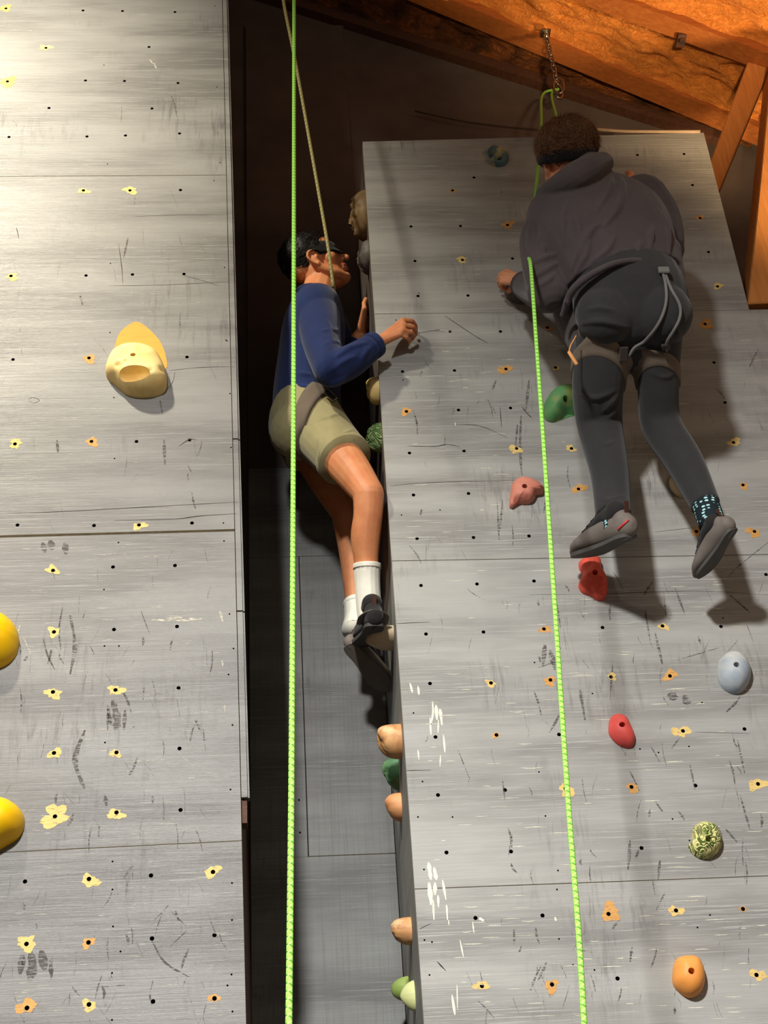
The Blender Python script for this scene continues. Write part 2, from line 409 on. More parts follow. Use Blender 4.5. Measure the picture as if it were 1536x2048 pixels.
def ribbon(bm, y, pts, w0, mi=0, seed=0):
    """mark lying on a wall: polyline of pixel points, w0 half width in m"""
    P = [at(u, v, y) for u, v in pts]; P = [V(tuple(q)) for q in catmull([tuple(p) for p in P], 4)]
    n = len(P); rnd = random.Random(seed); L = []; R_ = []
    for i, p in enumerate(P):
        t = (P[min(i+1, n-1)]-P[max(i-1, 0)]).normalized(); nn = V((-t.z, 0, t.x))
        ww = w0*(.25+.75*math.sin(math.pi*(i+.3)/(n-.4)))*rnd.uniform(.6, 1.2)
        L.append(bm.verts.new((p.x+nn.x*ww, y-.0004, p.z+nn.z*ww))); R_.append(bm.verts.new((p.x-nn.x*ww, y-.0004, p.z-nn.z*ww)))
    for i in range(n-1):
        f = bm.faces.new((L[i], R_[i], R_[i+1], L[i+1])); f.material_index = mi
MARKM = None
# --- left wall
LH = [(12,17,'c'),(166,21),(245,22),(350,24),(92,96,'c'),(298,94),(15,163,'C'),(171,161),(249,162),(356,166),(98,216),(304,217),(18,274),(174,273),(251,271),(359,267),
 (167,381,'c'),(260,381,'c'),(361,380),(22,552,'c'),(172,551),(265,549),(368,548),(26,719),(178,716,'C'),(374,714),(30,888,'c'),(183,883,'C'),(273,883),(379,880),
 (35,1050),(188,1051),(278,1050,'c'),(384,1046),(106,1141,'C'),(226,1134),(350,1131),(108,1264,'C'),(228,1259),(354,1253),(106,1384,'C'),(231,1380,'c'),(357,1376),
 (108,1506,'C'),(233,1505,'c'),(359,1497),(110,1633,'b'),(233,1625,'c'),(361,1620),(50,1763),(178,1758,'C'),(302,1751),(426,1744,'C'),(53,1888,'C'),(177,1885,'C'),
 (304,1877),(429,1870),(54,2016,'C'),(178,2009,'C'),(306,2003),(429,1997,'c')]
LS = [(430,12),(434,174),(440,325),(428,361),(449,535),(208,130),(215,328),(221,527),(220,665),(452,680),(454,682),(460,787),(462,895),(228,795),(229,917),(447,1046),
 (448,1082),(237,1085),(208,1179),(209,1292),(238,1292),(459,1228),(467,1297),(457,1349),(465,1450),(210,1485),(461,1579),(462,1694),(225,1723),(225,1779),(226,1853),
 (464,1766),(464,1840),(241,1903),(224,1946),(463,1949),(455,1971),(465,2023),(224,2040)]
XLE = [(443, 0), (467, 640), (478, 1080), (487, 1600), (492, 2048)]
xl_t = at(444, 0, YL).x; xl_b = at(492, 2048, YL).x; zl_t = at(444, 0, YL).z; zl_b = at(492, 2048, YL).z
XL = lambda z: xl_b+(xl_t-xl_b)*(z-zl_b)/(zl_t-zl_b)
bm = bmesh.new()
x0, x1 = -2.6, XL(3)-.004
quadbox(bm, [(x0, YL+TH+.002, 0), (XL(0)-.004, YL+TH+.002, 0), (XL(7.5)-.004, YL+TH+.002, 7.5), (x0, YL+TH+.002, 7.9),
             (x0, YB+.01, 0), (XL(0)-.004, YB+.01, 0), (XL(7.5)-.004, YB+.01, 7.5), (x0, YB+.01, 7.9)])
wl = tag(obj('wall_left', bm, M['dark_wood'], smooth=False), kind='structure')
zs = [0, at(240, 1697, YL).z, at(240, 1067, YL).z, at(240, 352, YL).z, 7.2]
lp = []
def tilt(u0, v0, u1, v1, y):                   # seam through two pixel points: z as a function of x
    a, b = at(u0, v0, y), at(u1, v1, y); return lambda x: a.z+(b.z-a.z)*(x-a.x)/(b.x-a.x)
seams = [lambda x: 0.0, tilt(0, 1705, 490, 1681, YL), tilt(0, 1073, 478, 1060, YL), tilt(0, 353, 455, 350, YL), lambda x: 7.2]
gaps = [0, .0012, .004, .0014, 0]
for i in range(4):
    a, b = seams[i], seams[i+1]; xr0 = XL(a(0)); xr1 = XL(b(0)); xlft = -2.6
    c4 = [(xlft, a(xlft)+gaps[i]), (xr0, a(xr0)+gaps[i]), (xr1, b(xr1)-gaps[i+1]), (xlft, b(xlft)-gaps[i+1])]
    lo, hi = a(-.5), b(-.5)
    hs = holes_in(LH, YL, lo, hi)+holes_in(LS, YL, lo, hi, .0026)
    lp.append(panel('plywood_panel', wl, YL, c4, hs, M['ply_left']))
def which(lst, y, v_u):
    p = at(v_u[0], v_u[1], y); return p.z
def panel_of(ps, ss, z):
    for i in range(len(ps)):
        if ss[i](0) <= z < ss[i+1](0): return ps[i]
    return ps[-1]
for i, h in enumerate(LH):
    if len(h) > 2:
        z = at(h[0], h[1], YL).z
        chip(panel_of(lp, seams, z), YL, h[0], h[1], CH[h[2]]*random.uniform(.7, 1.1), i, M['chip_pale'] if i % 3 else M['chip'])
# trim strips along the free edge of the left wall
for v0, v1 in ((-60, 876), (879, 1220), (1224, 1594)):
    zt, zb = at(455, v0, YL).z, at(485, v1, YL).z; bm = bmesh.new()
    w_ = .017
    quadbox(bm, [(XL(zb)+.002, YL+.001, zb), (XL(zb)+w_, YL+.001, zb), (XL(zt)+w_, YL+.001, zt), (XL(zt)+.002, YL+.001, zt),
                 (XL(zb)+.002, YL+.03, zb), (XL(zb)+w_, YL+.03, zb), (XL(zt)+w_, YL+.03, zt), (XL(zt)+.002, YL+.03, zt)])
    quadbox(bm, [(XL(zb)+w_+.001, YL+.006, zb), (XL(zb)+w_+.005, YL+.006, zb), (XL(zt)+w_+.005, YL+.006, zt), (XL(zt)+w_+.001, YL+.006, zt),
                 (XL(zb)+w_+.001, YL+.03, zb), (XL(zb)+w_+.005, YL+.03, zb), (XL(zt)+w_+.005, YL+.03, zt), (XL(zt)+w_+.001, YL+.03, zt)])
    obj('edge_strip', bm, M['ply_left'], wl, smooth=False)
bm = bmesh.new(); zt, zb = at(492, 1596, YL).z, at(492, 1642, YL).z
box(bm, (XL(zb)+.001, YL+.012, zb), (XL(zb)+.014, YL+.05, zt)); obj('edge_block', bm, M['dark_wood'], wl, smooth=False)
# orange unpainted patch above the tan hold
def outline_patch(name, y, pts, mat, parent, off=.0005):
    bm = bmesh.new(); c = catmull([tuple(at(u, v, y)) for u, v in pts+[pts[0]]], 4)[:-1]
    bm.faces.new([bm.verts.new((p[0], y-off, p[2])) for p in c]); bmesh.ops.recalc_face_normals(bm, faces=bm.faces)
    for f in bm.faces:
        if f.normal.y > 0: f.normal_flip()
    return obj(name, bm, mat, parent, smooth=False)
outline_patch('unpainted_patch', YL, [(228, 700), (238, 668), (258, 650), (275, 644), (295, 656), (318, 680), (331, 710), (330, 740), (280, 750), (236, 735)], M['chip_orange'], lp[2], .0008)

# --- right wall
RH = [(948,355),(905,381,'s'),(822,453),(921,452),(1015,450,'C'),(830,522),(925,520,'c'),(1025,517),(836,592),(936,591),(1275,310),(1368,308),(1385,370),(1400,436,'c'),(1417,504),(1435,573,'c'),
 (1410,648,'C'),(1428,725),(900,663),(1001,663),(1095,655,'c'),(805,743),(909,741),(1012,738,'C'),(1111,735,'c'),(813,823,'C'),(917,820),(1021,816),(819,906),(928,902),(1033,897,'C'),
 (827,990),(937,987),(834,1077),(947,1075),(1058,1072),(1143,897,'c'),(1157,978,'C'),(1450,805),(1467,885,'C'),(1486,970,'c'),(1509,1063,'C'),(1173,1067),(1393,1063,'C'),(1532,1149),(1068,1162),
 (1088,1258,'c'),(1205,1255),(1325,1252,'c'),(1442,1253),(1101,1360,'C'),(1222,1354,'c'),(1340,1352,'C'),(1118,1469),(1366,1462,'C'),(1489,1458),(1010,1580),(1131,1577,'C'),(1263,1574,'C'),
 (1391,1571),(1516,1568,'C'),(1022,1703),(1283,1696),(871,1474),(993,1470,'c'),(876,1590),(893,1705),(951,1836),(1085,1831),(964,1972,'C'),(1104,1969,'C'),(1217,1828,'b'),(1352,1821,'C'),
 (1486,1818,'c'),(1235,1957),(1513,1950,'C'),(842,1171),(852,1268),(860,1367),(954,1168),(967,1264),(982,1366,'c'),(1160,815),(1200,740)]
RS = [(1003,384),(838,586),(806,760),(803,1030),(880,1020),(827,1426),(1069,1325),(1078,1544),(1185,1387),(1280,1498),(1317,1505),(845,1563),(836,1634),(848,1739),(853,1787),(849,1880),(864,1884),
 (859,1950),(905,1634),(1091,1632),(1114,1779),(1118,1878),(1116,1741),(1146,1930),(1378,1493),(1404,1405),(1420,1830),(1395,1855),(1189,1940),(792,640),(1345,1638),(1446,1236),(1379,1681)]
XR1 = 1.545                                    # right edge of the topmost sheet; the sheets below run on
bm = bmesh.new()
box(bm, (XS+.004, YR+TH+.002, 0), (2.6, YB+.01, 4.80)); box(bm, (XS+.004, YR+TH+.002, 4.80), (XR1-.02, YB+.01, 5.66))
wr = tag(obj('wall_right', bm, M['dark_wood'], smooth=False), kind='structure')
rs = [lambda x: 0.0, tilt(830, 1778, 1536, 1753, YR), tilt(780, 1122, 1060, 1119, YR), tilt(745, 628, 1050, 625, YR), tilt(725, 283, 1410, 265, YR)]
rp = []
for i in range(4):
    a, b = rs[i], rs[i+1]; xr = XR1 if i == 3 else 2.6
    g = .0012
    za = .0 if i == 0 else g
    c4 = [(XS, a(XS)+za), (xr, a(min(xr, 1.6))+za), (xr, b(min(xr, 1.6))-g), (XS, b(XS)-g)]
    hs = holes_in(RH, YR, a(.8), b(.8))+holes_in(RS, YR, a(.8), b(.8), .0026)
    rp.append(panel('plywood_panel', wr, YR, c4, hs, M['ply_right']))
for i, h in enumerate(RH):
    if len(h) > 2:
        z = at(h[0], h[1], YR).z; sz = {'s': 7, 'c': 9, 'C': 14, 'b': 24}[h[2]]
        chip(panel_of(rp, rs, z), YR, h[0], h[1], sz*random.uniform(.65, 1.05), 100+i, M['chip'] if i % 3 else M['chip_pale'])
# side face boards of the right wall
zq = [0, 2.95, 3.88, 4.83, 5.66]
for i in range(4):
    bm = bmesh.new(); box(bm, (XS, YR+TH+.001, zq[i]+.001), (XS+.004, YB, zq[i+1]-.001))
    obj('side_board', bm, M['ply_side'] if i < 2 else M['gable'], wr, smooth=False)  # upper two darker: shade of the gap put into their colour

# --- back wall with its boards
bm = bmesh.new(); X0, X1 = -2.6, 4.2
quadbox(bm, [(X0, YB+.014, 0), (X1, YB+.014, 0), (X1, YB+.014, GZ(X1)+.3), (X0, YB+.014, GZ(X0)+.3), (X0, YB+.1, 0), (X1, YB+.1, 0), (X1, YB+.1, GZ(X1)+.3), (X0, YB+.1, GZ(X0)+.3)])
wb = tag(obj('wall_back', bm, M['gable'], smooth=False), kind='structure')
xa, xb = at(617, 1713, YB).x, at(598, 1115, YB).x; zA, zB = at(617, 1713, YB).z, at(598, 1113, YB).z
def board(c4, mat=M['ply_back'], hs=()):
    return panel('back_board', wb, YB, c4, list(hs), mat, th=.012)
bx = .299
rowh = [(at(u, v, YB).x, at(u, v, YB).z, .0035) for u, v in ((600,1440),(601,1455),(600,1480),(601,1496),(599,1528),(600,1540),(598,1600),(600,1665),(606,1440),(612,1640),(615,1668),(618,1680),(612,1590))]
hl_ = [h for h in rowh if h[0] < xa-.012 and zA < h[1] < zB]
board([(xa+.002, zA+.0015), (bx, zA+.0015), (bx, zB-.001), (xb+.002, zB-.001)])
board([(XL(3)+.0, 0), (bx, 0), (bx, zA-.0015), (XL(3)+.0, zA-.0015)])
board([(XL(3)+.0, zA-.0005), (xa-.002, zA-.0005), (xb-.002, zB-.001), (XL(3)+.0, zB-.001)], hs=[h for h in hl_ if h[0] < xa-.02])
zC = at(640, 935, YB).z
board([(XL(3)+.0, zB+.001), (bx, zB+.001), (bx, zC), (XL(3)+.0, zC)])
board([(XL(3)+.0, zC+.001), (bx, zC+.001), (bx, 7.05), (XL(3)+.0, 7.05)], M['gable'])  # top board coloured dark to carry the shade high in the gap

# --- roof: foam between rafters
def roofpt(u, v, drop):
    r = ray(u, v); n = V((.5033, 0, 1)); d = 7.184+.5033*.202-drop
    return EYE + r*((d-n.dot(EYE))/n.dot(r))
bm = bmesh.new(); q = []
for x in (-2.6, 4.2):
    for y in (-2.5, YB+.1): q.append((x, y))
quadbox(bm, [(-2.6, -2.5, GZ(-2.6)+.22), (4.2, -2.5, GZ(4.2)+.22), (4.2, YB+.1, GZ(4.2)+.22), (-2.6, YB+.1, GZ(-2.6)+.22),
             (-2.6, -2.5, GZ(-2.6)+.27), (4.2, -2.5, GZ(4.2)+.27), (4.2, YB+.1, GZ(4.2)+.27), (-2.6, YB+.1, GZ(-2.6)+.27)])
ceil = tag(obj('ceiling', bm, M['dark_wood'], smooth=False), kind='structure')
DROP = .06
def rl(p, q):
    a, b = roofpt(*p, DROP), roofpt(*q, DROP)
    f = lambda x: a.y+(b.y-a.y)*(x-a.x)/(b.x-a.x)
    return f
RA = (rl((1136, 96), (1340, 181)), rl((1136, 134), (1340, 219)))     # front and back edge of each rafter as y(x)
RB = (rl((1176, 0), (1486, 110)), rl((1142, 0), (1480, 125)))
RC = (lambda x: RB[0](x)-.42, lambda x: RB[0](x)-.33)
for fr, bk in (RA, (lambda x: RB[1](x)-.085, RB[1]), RC):
    bm = bmesh.new(); xx0, xx1 = -1.0, 2.0
    c = []
    for dz in (-DROP, .2):
        c += [(xx0, fr(xx0), GZ(xx0)+dz), (xx1, fr(xx1), GZ(xx1)+dz), (xx1, bk(xx1), GZ(xx1)+dz), (xx0, bk(xx0), GZ(xx0)+dz)]
    quadbox(bm, c); obj('rafter', bm, M['rafter'], ceil, smooth=False)
def foam(fr, bk, mat, lift, amp, seed, nx=220, ny=34, x0=-.9, x1=1.98):
    bm = bmesh.new(); g = []
    for i in range(nx+1):
        x = x0+(x1-x0)*i/nx; row = []
        for j in range(ny+1):
            t = j/ny; y = fr(x)+(bk(x)-fr(x))*t
            p = V((x*5, y*9, seed)); k = noise.fractal(p, .9, 2.0, 4)
            wv = math.sin(26*(x*.9+y*.6)+5*noise.noise(V((x*4, y*4, seed+3))))
            rdg = abs(noise.noise(V((x*10, y*22, seed+9))))
            edge = min(t, 1-t)*2
            z = GZ(x)+lift-.035*(1-edge)**3-amp*(k*.8+.10*wv-.7*rdg+.1)
            row.append(bm.verts.new((x, y, z)))
        g.append(row)
    for i in range(nx):
        for j in range(ny): bm.faces.new((g[i][j], g[i][j+1], g[i+1][j+1], g[i+1][j]))
    return obj('spray_foam', bm, mat, ceil)
foam(RA[1], lambda x: YB+.01, M['foam_sooty'], .0, .035, 1.3)
foam(lambda x: RB[1](x), lambda x: RA[0](x)+.012, M['foam'], -.005, .045, 4.1)
foam(RC[1], lambda x: RB[1](x)-.080, M['foam'], .01, .045, 8.7)
bm = bmesh.new(); a = roofpt(700, 33, .0); 
quadbox(bm, [(-.9, YB-.03, GZ(-.9)-.09), (1.9, YB-.03, GZ(1.9)-.09), (1.9, YB-.03, GZ(1.9)-.03), (-.9, YB-.03, GZ(-.9)-.03),
             (-.9, YB+.013, GZ(-.9)-.09), (1.9, YB+.013, GZ(1.9)-.09), (1.9, YB+.013, GZ(1.9)-.03), (-.9, YB+.013, GZ(-.9)-.03)])
tag(obj('trim_1', bm, M['dark_wood'], smooth=False), kind='structure')
# timbers standing beyond the right edge of the top sheet
def timber(pts4, y, dep, label, name='roof_brace'):
    bm = bmesh.new(); f = [at(u, v, y) for u, v in pts4]; quadbox(bm, [tuple(p) for p in f]+[(p.x, p.y+dep, p.z) for p in f])
    bmesh.ops.recalc_face_normals(bm, faces=bm.faces)
    bmesh.ops.bevel(bm, geom=list(bm.edges), offset=.004, segments=1, affect='EDGES')
    return tag(obj(name, bm, M['timber'], smooth=False), label, 'timber')
timber([(1496, 607), (1640, 600), (1660, 60), (1544, 120)], YR+.01, .14, 'upright orange-brown timber brace at the right edge, its lower end resting on the wall ledge')
timber([(1392, 400), (1440, 377), (1556, 95), (1540, 4)], YR+.17, .07, 'wide slanting timber brace between the ceiling foam and the upright brace')


# ------------------------------------------------------------------ marks on the sheets: cracks, rubber scuffs, pale scratches, paint drips
def marks(name, parent, y, dark, scuff, pale, mats, rnd_n, area, seed):
    bm = bmesh.new(); rnd = random.Random(seed)
    for i, (pts, w_) in enumerate(dark): ribbon(bm, y, pts, w_, 0, i)
    for i, (pts, w_) in enumerate(scuff): ribbon(bm, y, pts, w_, 1, i)
    for i, (pts, w_) in enumerate(pale): ribbon(bm, y, pts, w_, 2, i)
    for (u0, v0, u1, v1), nd, npal in area:
        for k in range(nd):
            u, v = rnd.uniform(u0, u1), rnd.uniform(v0, v1); L = rnd.uniform(12, 55); a = rnd.gauss(1.5, .33)
            du, dv = L*math.cos(a), L*math.sin(a); b = rnd.uniform(-6, 6)
            wd_ = rnd.choice((.0005, .0006, .0007, .0009, .0013, .0022, .0035)); ribbon(bm, y, [(u, v), (u+du*.5+b*.5, v+dv*.5), (u+du, v+dv)], wd_, 1 if wd_ > .001 else 3, k)
        for k in range(npal):
            u, v = rnd.uniform(u0, u1), rnd.uniform(v0, v1); L = rnd.uniform(8, 45)
            ribbon(bm, y, [(u, v), (u+L*.5, v+rnd.uniform(-2, 1)), (u+L, v-L*.03)], rnd.uniform(.0004, .0009), 2, k)
    tag(obj(name, bm, mats, parent, smooth=False), kind='stuff')
MK = [M['crack'], M['scuff'], M['scratch'], M['hairline']]
def split(parent_list, ss, y, items):
    out = {i: [] for i in range(len(parent_list))}
    for it in items:
        z = at(it[0][0][0], it[0][0][1], y).z
        k = 0
        for i in range(len(parent_list)):
            if ss[i](0) <= z < ss[i+1](0): k = i
        out[k].append(it)
    return out
Ld = [([(270,433),(360,430),(458,430)],.0007),([(215,572),(330,570),(462,563)],.0007),([(340,741),(400,735),(467,733)],.0007),([(0,1028),(150,1022),(330,1012),(476,1004)],.0010),
 ([(230,1041),(350,1038),(400,1032),(476,1027)],.0012),([(358,892),(379,879),(393,880)],.0012),([(367,551),(400,560),(437,571)],.0007),([(237,487),(243,530),(246,568)],.0012),
 ([(33,455),(38,478)],.0012),([(56,800),(64,795),(76,798),(78,802),(68,806),(58,802)],.0008),([(350,743),(345,765),(330,784)],.0007)]
Lsc = [([(85,1270),(95,1310),(110,1340)],.003),([(125,1215),(118,1260),(122,1300)],.003),([(140,1230),(150,1290),(140,1350)],.006),([(170,1460),(150,1520),(170,1580)],.008),
 ([(395,1440),(385,1460),(380,1482)],.003),([(390,1440),(400,1460)],.003),([(275,1515),(265,1540),(258,1550)],.004),([(303,1880),(330,1925),(380,1955)],.003),([(250,1970),(190,1975)],.0015),
 ([(306,1960),(300,1990),(303,2010)],.002),([(340,1893),(375,1860)],.0015),([(60,1900),(65,1930),(60,1960)],.014),([(82,1900),(90,1940)],.010),([(45,1910),(40,1950)],.010),([(100,1920),(104,1960)],.006),
 ([(210,1590),(213,1612)],.006),([(225,1400),(235,1440),(230,1460)],.012),([(215,1410),(222,1450)],.006),([(250,1420),(248,1460)],.006),([(320,800),(325,830)],.003),([(328,880),(330,930)],.005),
 ([(160,590),(165,610)],.004),([(114,880),(116,905)],.005),([(100,1080),(105,1100)],.010),([(130,1085),(132,1110)],.010),([(85,1085),(90,1105)],.008),([(375,930),(385,948)],.002)]
Lp = [([(300,120),(306,128)],.003),([(308,126),(313,138)],.003),([(40,1250),(35,1270)],.002),([(47,1275),(56,1295),(62,1310)],.002),([(363,1512),(386,1532)],.0012),([(246,1525),(285,1522),(330,1519)],.0012),
 ([(300,1240),(350,1240),(405,1238)],.006),([(330,1234),(365,1236)],.005),([(440,1222),(446,1245)],.004),([(444,1320),(446,1334)],.003),([(449,1410),(450,1426)],.0025)]
sd, sc_, sp_ = split(lp, seams, YL, Ld), split(lp, seams, YL, Lsc), split(lp, seams, YL, Lp)
areas = {3: [((10, 10, 400, 340), 3, 6)], 2: [((10, 370, 415, 1040), 30, 50)], 1: [((10, 1085, 430, 1670), 75, 90)], 0: [((10, 1720, 440, 2040), 60, 60)]}
for i in range(4): marks('wear_marks', lp[i], YL, sd[i], sc_[i], sp_[i], MK, 0, areas[i], 40+i)
Rd = [([(780,972),(860,965),(1030,961)],.0008),([(815,892),(870,893),(893,889),(918,893)],.0014),([(838,666),(875,660),(880,660)],.0010),([(793,1247),(860,1244)],.0009),
 ([(1060,1190),(1200,1188),(1390,1182),(1536,1190)],.0007),([(812,1541),(862,1540)],.0009),([(855,661),(890,664)],.0006),([(839,1858),(862,1847)],.0008),([(874,1923),(892,1942)],.0015),([(1390,1464),(1500,1467)],.0006),
 ([(1310,1064),(1400,1054)],.0008),([(905,850),(960,852),(1015,876)],.0008),([(890,632),(950,672),(975,686)],.0014),([(1000,813),(1003,855)],.0012)]
Rsc = [([(1042,830),(1040,900),(1044,950)],.005),([(1058,760),(1052,820)],.005),([(1035,850),(1030,900)],.004),([(992,760),(985,780)],.004),([(1090,1290),(1086,1330)],.008),([(1100,1300),(1110,1340)],.008),
 ([(1160,1380),(1170,1440)],.005),([(1075,1336),(1115,1322)],.002),([(1225,1330),(1220,1400)],.003),([(1310,1265),(1325,1330)],.004),([(1290,1220),(1300,1280)],.003),([(1350,1175),(1370,1230)],.004),
 ([(1340,1385),(1350,1400)],.016),([(1370,1390),(1375,1410)],.014),([(1355,1320),(1440,1295)],.0015),([(1300,1490),(1320,1525)],.002),([(1380,1530),(1390,1580)],.003),([(1475,1480),(1490,1550)],.003),
 ([(1480,1590),(1500,1660)],.003),([(1455,1155),(1480,1130),(1536,1085)],.002),([(1460,1190),(1500,1225)],.004),([(1330,1785),(1312,1820)],.0025),([(1155,1900),(1192,1905)],.002),([(1450,1657),(1475,1685)],.003),
 ([(1305,1760),(1310,1790)],.002),([(1260,1680),(1256,1740)],.005),([(1320,1720),(1316,1760)],.004),([(995,1010),(998,1080)],.004),([(1005,1000),(1000,1060)],.003),([(1005,1560),(1010,1600)],.002),([(916,1500),(940,1560)],.0015)]
Rp = [([(865,1403),(866,1425),(862,1450)],.003),([(872,1410),(874,1440)],.005),([(880,1418),(884,1450)],.005),([(860,1435),(862,1470)],.003),([(877,1440),(876,1466)],.003),([(887,1470),(890,1505)],.0025),
 ([(836,1500),(838,1520)],.002),([(881,1510),(880,1533)],.002),([(857,1725),(862,1760)],.006),([(868,1735),(873,1760)],.006),([(858,1765),(863,1810)],.007),([(870,1765),(870,1790)],.005),([(866,1800),(868,1840)],.003),
 ([(885,1760),(892,1800)],.0035),([(876,1790),(877,1815)],.003),([(893,1810),(895,1840)],.003),([(897,1840),(898,1850)],.0015),([(920,1880),(927,1915)],.0025),([(904,1990),(910,2030)],.003),([(914,1970),(915,2020)],.0015),
 ([(820,1366),(825,1386)],.003),([(836,1372),(838,1390)],.003),([(945,1843),(948,1866)],.002),([(958,1836),(968,1842)],.004),([(910,845),(911,852)],.0015),([(1110,1834),(1112,1842)],.003),
 ([(1090,658),(1100,660)],.002),([(1098,668),(1104,671)],.0015)]
sd, sc_, sp_ = split(rp, rs, YR, Rd), split(rp, rs, YR, Rsc), split(rp, rs, YR, Rp)
areas = {3: [((760, 330, 1380, 600), 4, 25)], 2: [((800, 660, 1060, 1100), 26, 30), ((1060, 660, 1520, 1100), 20, 25)], 1: [((1000, 1140, 1530, 1740), 95, 60), ((830, 1140, 1000, 1740), 8, 20)],
         0: [((1060, 1790, 1530, 2040), 40, 40), ((880, 1790, 1060, 2040), 8, 20)]}
MKR = [M['crack'], M['scuff'], M['drip'], M['hairline']]
for i in range(4): marks('wear_marks', rp[i], YR, sd[i], sc_[i], sp_[i], MKR, 0, areas[i], 60+i)

# ------------------------------------------------------------------ climbing holds
def hold(label, mat, outline, H, plane='R', p=2.2, dents=(), bolt=None, noise_amp=0, lean=(0, 0), pockets=(), group=None, yoff=.35, name='climbing_hold', brad=.008, ridge=None):
    """outline: pixel points of the silhouette; the base lies on the wall, H is the height in m"""
    if plane == 'R': y0 = YR
    elif plane == 'L': y0 = YL
    if plane in 'RL':
        pts = [at(u, v, y0-yoff*H) for u, v in outline]; o2 = [(p_.x, p_.z) for p_ in pts]
    else: o2 = outline                         # already (along, up) in metres about the origin; plane = base point on side face
    cx = sum(a for a, b in o2)/len(o2); cz = sum(b for a, b in o2)/len(o2)
    o3 = [(a-cx, b-cz) for a, b in o2]
    c = catmull(o3+[o3[0]], 12)[:-1]
    ang = np.arctan2(c[:, 1], c[:, 0]); rad = np.hypot(c[:, 0], c[:, 1]); od = np.argsort(ang); ang = ang[od]; rad = rad[od]
    na, nr = 72, 26
    loc = lambda uu, vv: (lambda q: (q.x-cx, q.z-cz))(at(uu, vv, y0-.9*H))
    D = [(loc(u, v) if plane in 'RL' else (u, v))+(r, d) for u, v, r, d in dents]
    def R_(a): return float(np.interp(a, ang, rad, period=2*math.pi))
    bm = bmesh.new(); rings = []
    sd = hash(label) % 97 if False else sum(map(ord, label)) % 97
    def hh(x, z, r):
        h = H*max(0, 1-r**p)**(1/max(1.6, p*.8))
        h *= 1+lean[0]*x/.05+lean[1]*z/.05
        for dx, dz, dr, dd in D: h -= dd*math.exp(-((x-dx)**2+(z-dz)**2)/(dr*dr))
        if noise_amp: h += noise_amp*noise.fractal(V((x*30, z*30, sd)), .8, 2.1, 3)*min(1, 3*(1-r))
        if ridge: h += ridge(x, z)*min(1, 4*(1-r))
        return max(h, .001)
    ctr = bm.verts.new((0, -hh(0, 0, 0), 0))
    for i in range(1, nr+1):
        r = math.sin(i/nr*math.pi/2); row = []
        for k in range(na):
            a = -math.pi+2*math.pi*k/na; q = R_(a)*r; x, z = q*math.cos(a), q*math.sin(a)
            row.append(bm.verts.new((x, -(hh(x, z, r) if i < nr else -.0), z)))
        rings.append(row)
    for k in range(na): bm.faces.new((ctr, rings[0][k], rings[0][(k+1) % na]))
    for i in range(nr-1):
        for k in range(na): bm.faces.new((rings[i][k], rings[i+1][k], rings[i+1][(k+1) % na], rings[i][(k+1) % na]))
    bm.faces.new(rings[-1][::-1])
    bmesh.ops.recalc_face_normals(bm, faces=bm.faces)
    me = bpy.data.meshes.new(name); bm.to_mesh(me); bm.free()
    for (pu, pv, rx, ry, rz, py_) in pockets:  # scooped out with an ellipsoid
        qx, qz = loc(pu, pv) if plane in 'RL' else (pu, pv)
        cb = bmesh.new(); ball(cb, (qx, -py_, qz), (rx, ry, rz), n=4); me2 = boolean_cut(me, cb); me = me2
    bo = None
    if bolt:
        qx, qz = loc(*bolt) if plane in 'RL' else bolt
        rr = min(.98, math.hypot(qx, qz)/max(R_(math.atan2(qz, qx)), 1e-4)); h0 = hh(qx, qz, rr)
        cb = bmesh.new(); bmesh.ops.create_cone(cb, cap_ends=True, segments=20, radius1=brad, radius2=brad, depth=h0*2, matrix=Matrix.Translation((qx, -h0*1.35, qz)) @ Matrix.Rotation(math.pi/2, 4, 'X'))
        me = boolean_cut(me, cb)
        bo = (qx, h0*.36, qz)
    me.materials.clear()
    o = link(name, me, mat)
    if plane in 'RL': o.location = (cx, y0-.0006, cz)
    else: o.location = plane_pt; 
    if bo:
        b = bmesh.new(); m = Matrix.Translation((bo[0], -bo[1], bo[2])) @ Matrix.Rotation(math.pi/2, 4, 'X')
        bmesh.ops.create_cone(b, cap_ends=True, segments=6, radius1=brad*.62, radius2=brad*.62, depth=.006, matrix=m)
        bmesh.ops.create_cone(b, cap_ends=True, segments=16, radius1=brad*.92, radius2=brad*.92, depth=.002, matrix=Matrix.Translation((bo[0], -bo[1]+.002, bo[2])) @ Matrix.Rotation(math.pi/2, 4, 'X'))
        obj('bolt', b, M['bolt'], o, smooth=False)
    me.polygons.foreach_set('use_smooth', [True]*len(me.polygons))
    try:
        me.set_sharp_from_angle(angle=math.radians(50))
    except Exception: pass
    return tag(o, label, 'climbing hold', group)
def oval(cx, cy, a, b, rot=0, n=14):
    c, s = math.cos(math.radians(rot)), math.sin(math.radians(rot))
    return [(cx+a*math.cos(t)*c-b*math.sin(t)*s, cy+a*math.cos(t)*s+b*math.sin(t)*c) for t in [2*math.pi*k/n for k in range(n)]]
hold('big tan hold with a wide scooped pocket, below an orange unpainted patch', M['h_tan'],
     [(222, 696), (245, 682), (280, 681), (310, 694), (326, 722), (333, 752), (325, 774), (290, 783), (255, 779), (232, 762), (211, 742), (213, 718)], .070, 'L', p=3.4,
     dents=[(224, 746, .010, .016), (236, 731, .009, .010), (252, 725, .006, .007), (301, 745, .006, .008), (323, 734, .008, .014), (312, 764, .016, .014), (222, 768, .02, .015)],
     pockets=[(268, 750, .048, .046, .025, .074)], bolt=(266, 711), lean=(0, -.18), yoff=.45)
hold('upper bright yellow rounded hold cut by the left edge of the picture', M['h_yellow'], oval(-22, 1273, 58, 56), .085, 'L', p=2.3, bolt=(-30, 1265))
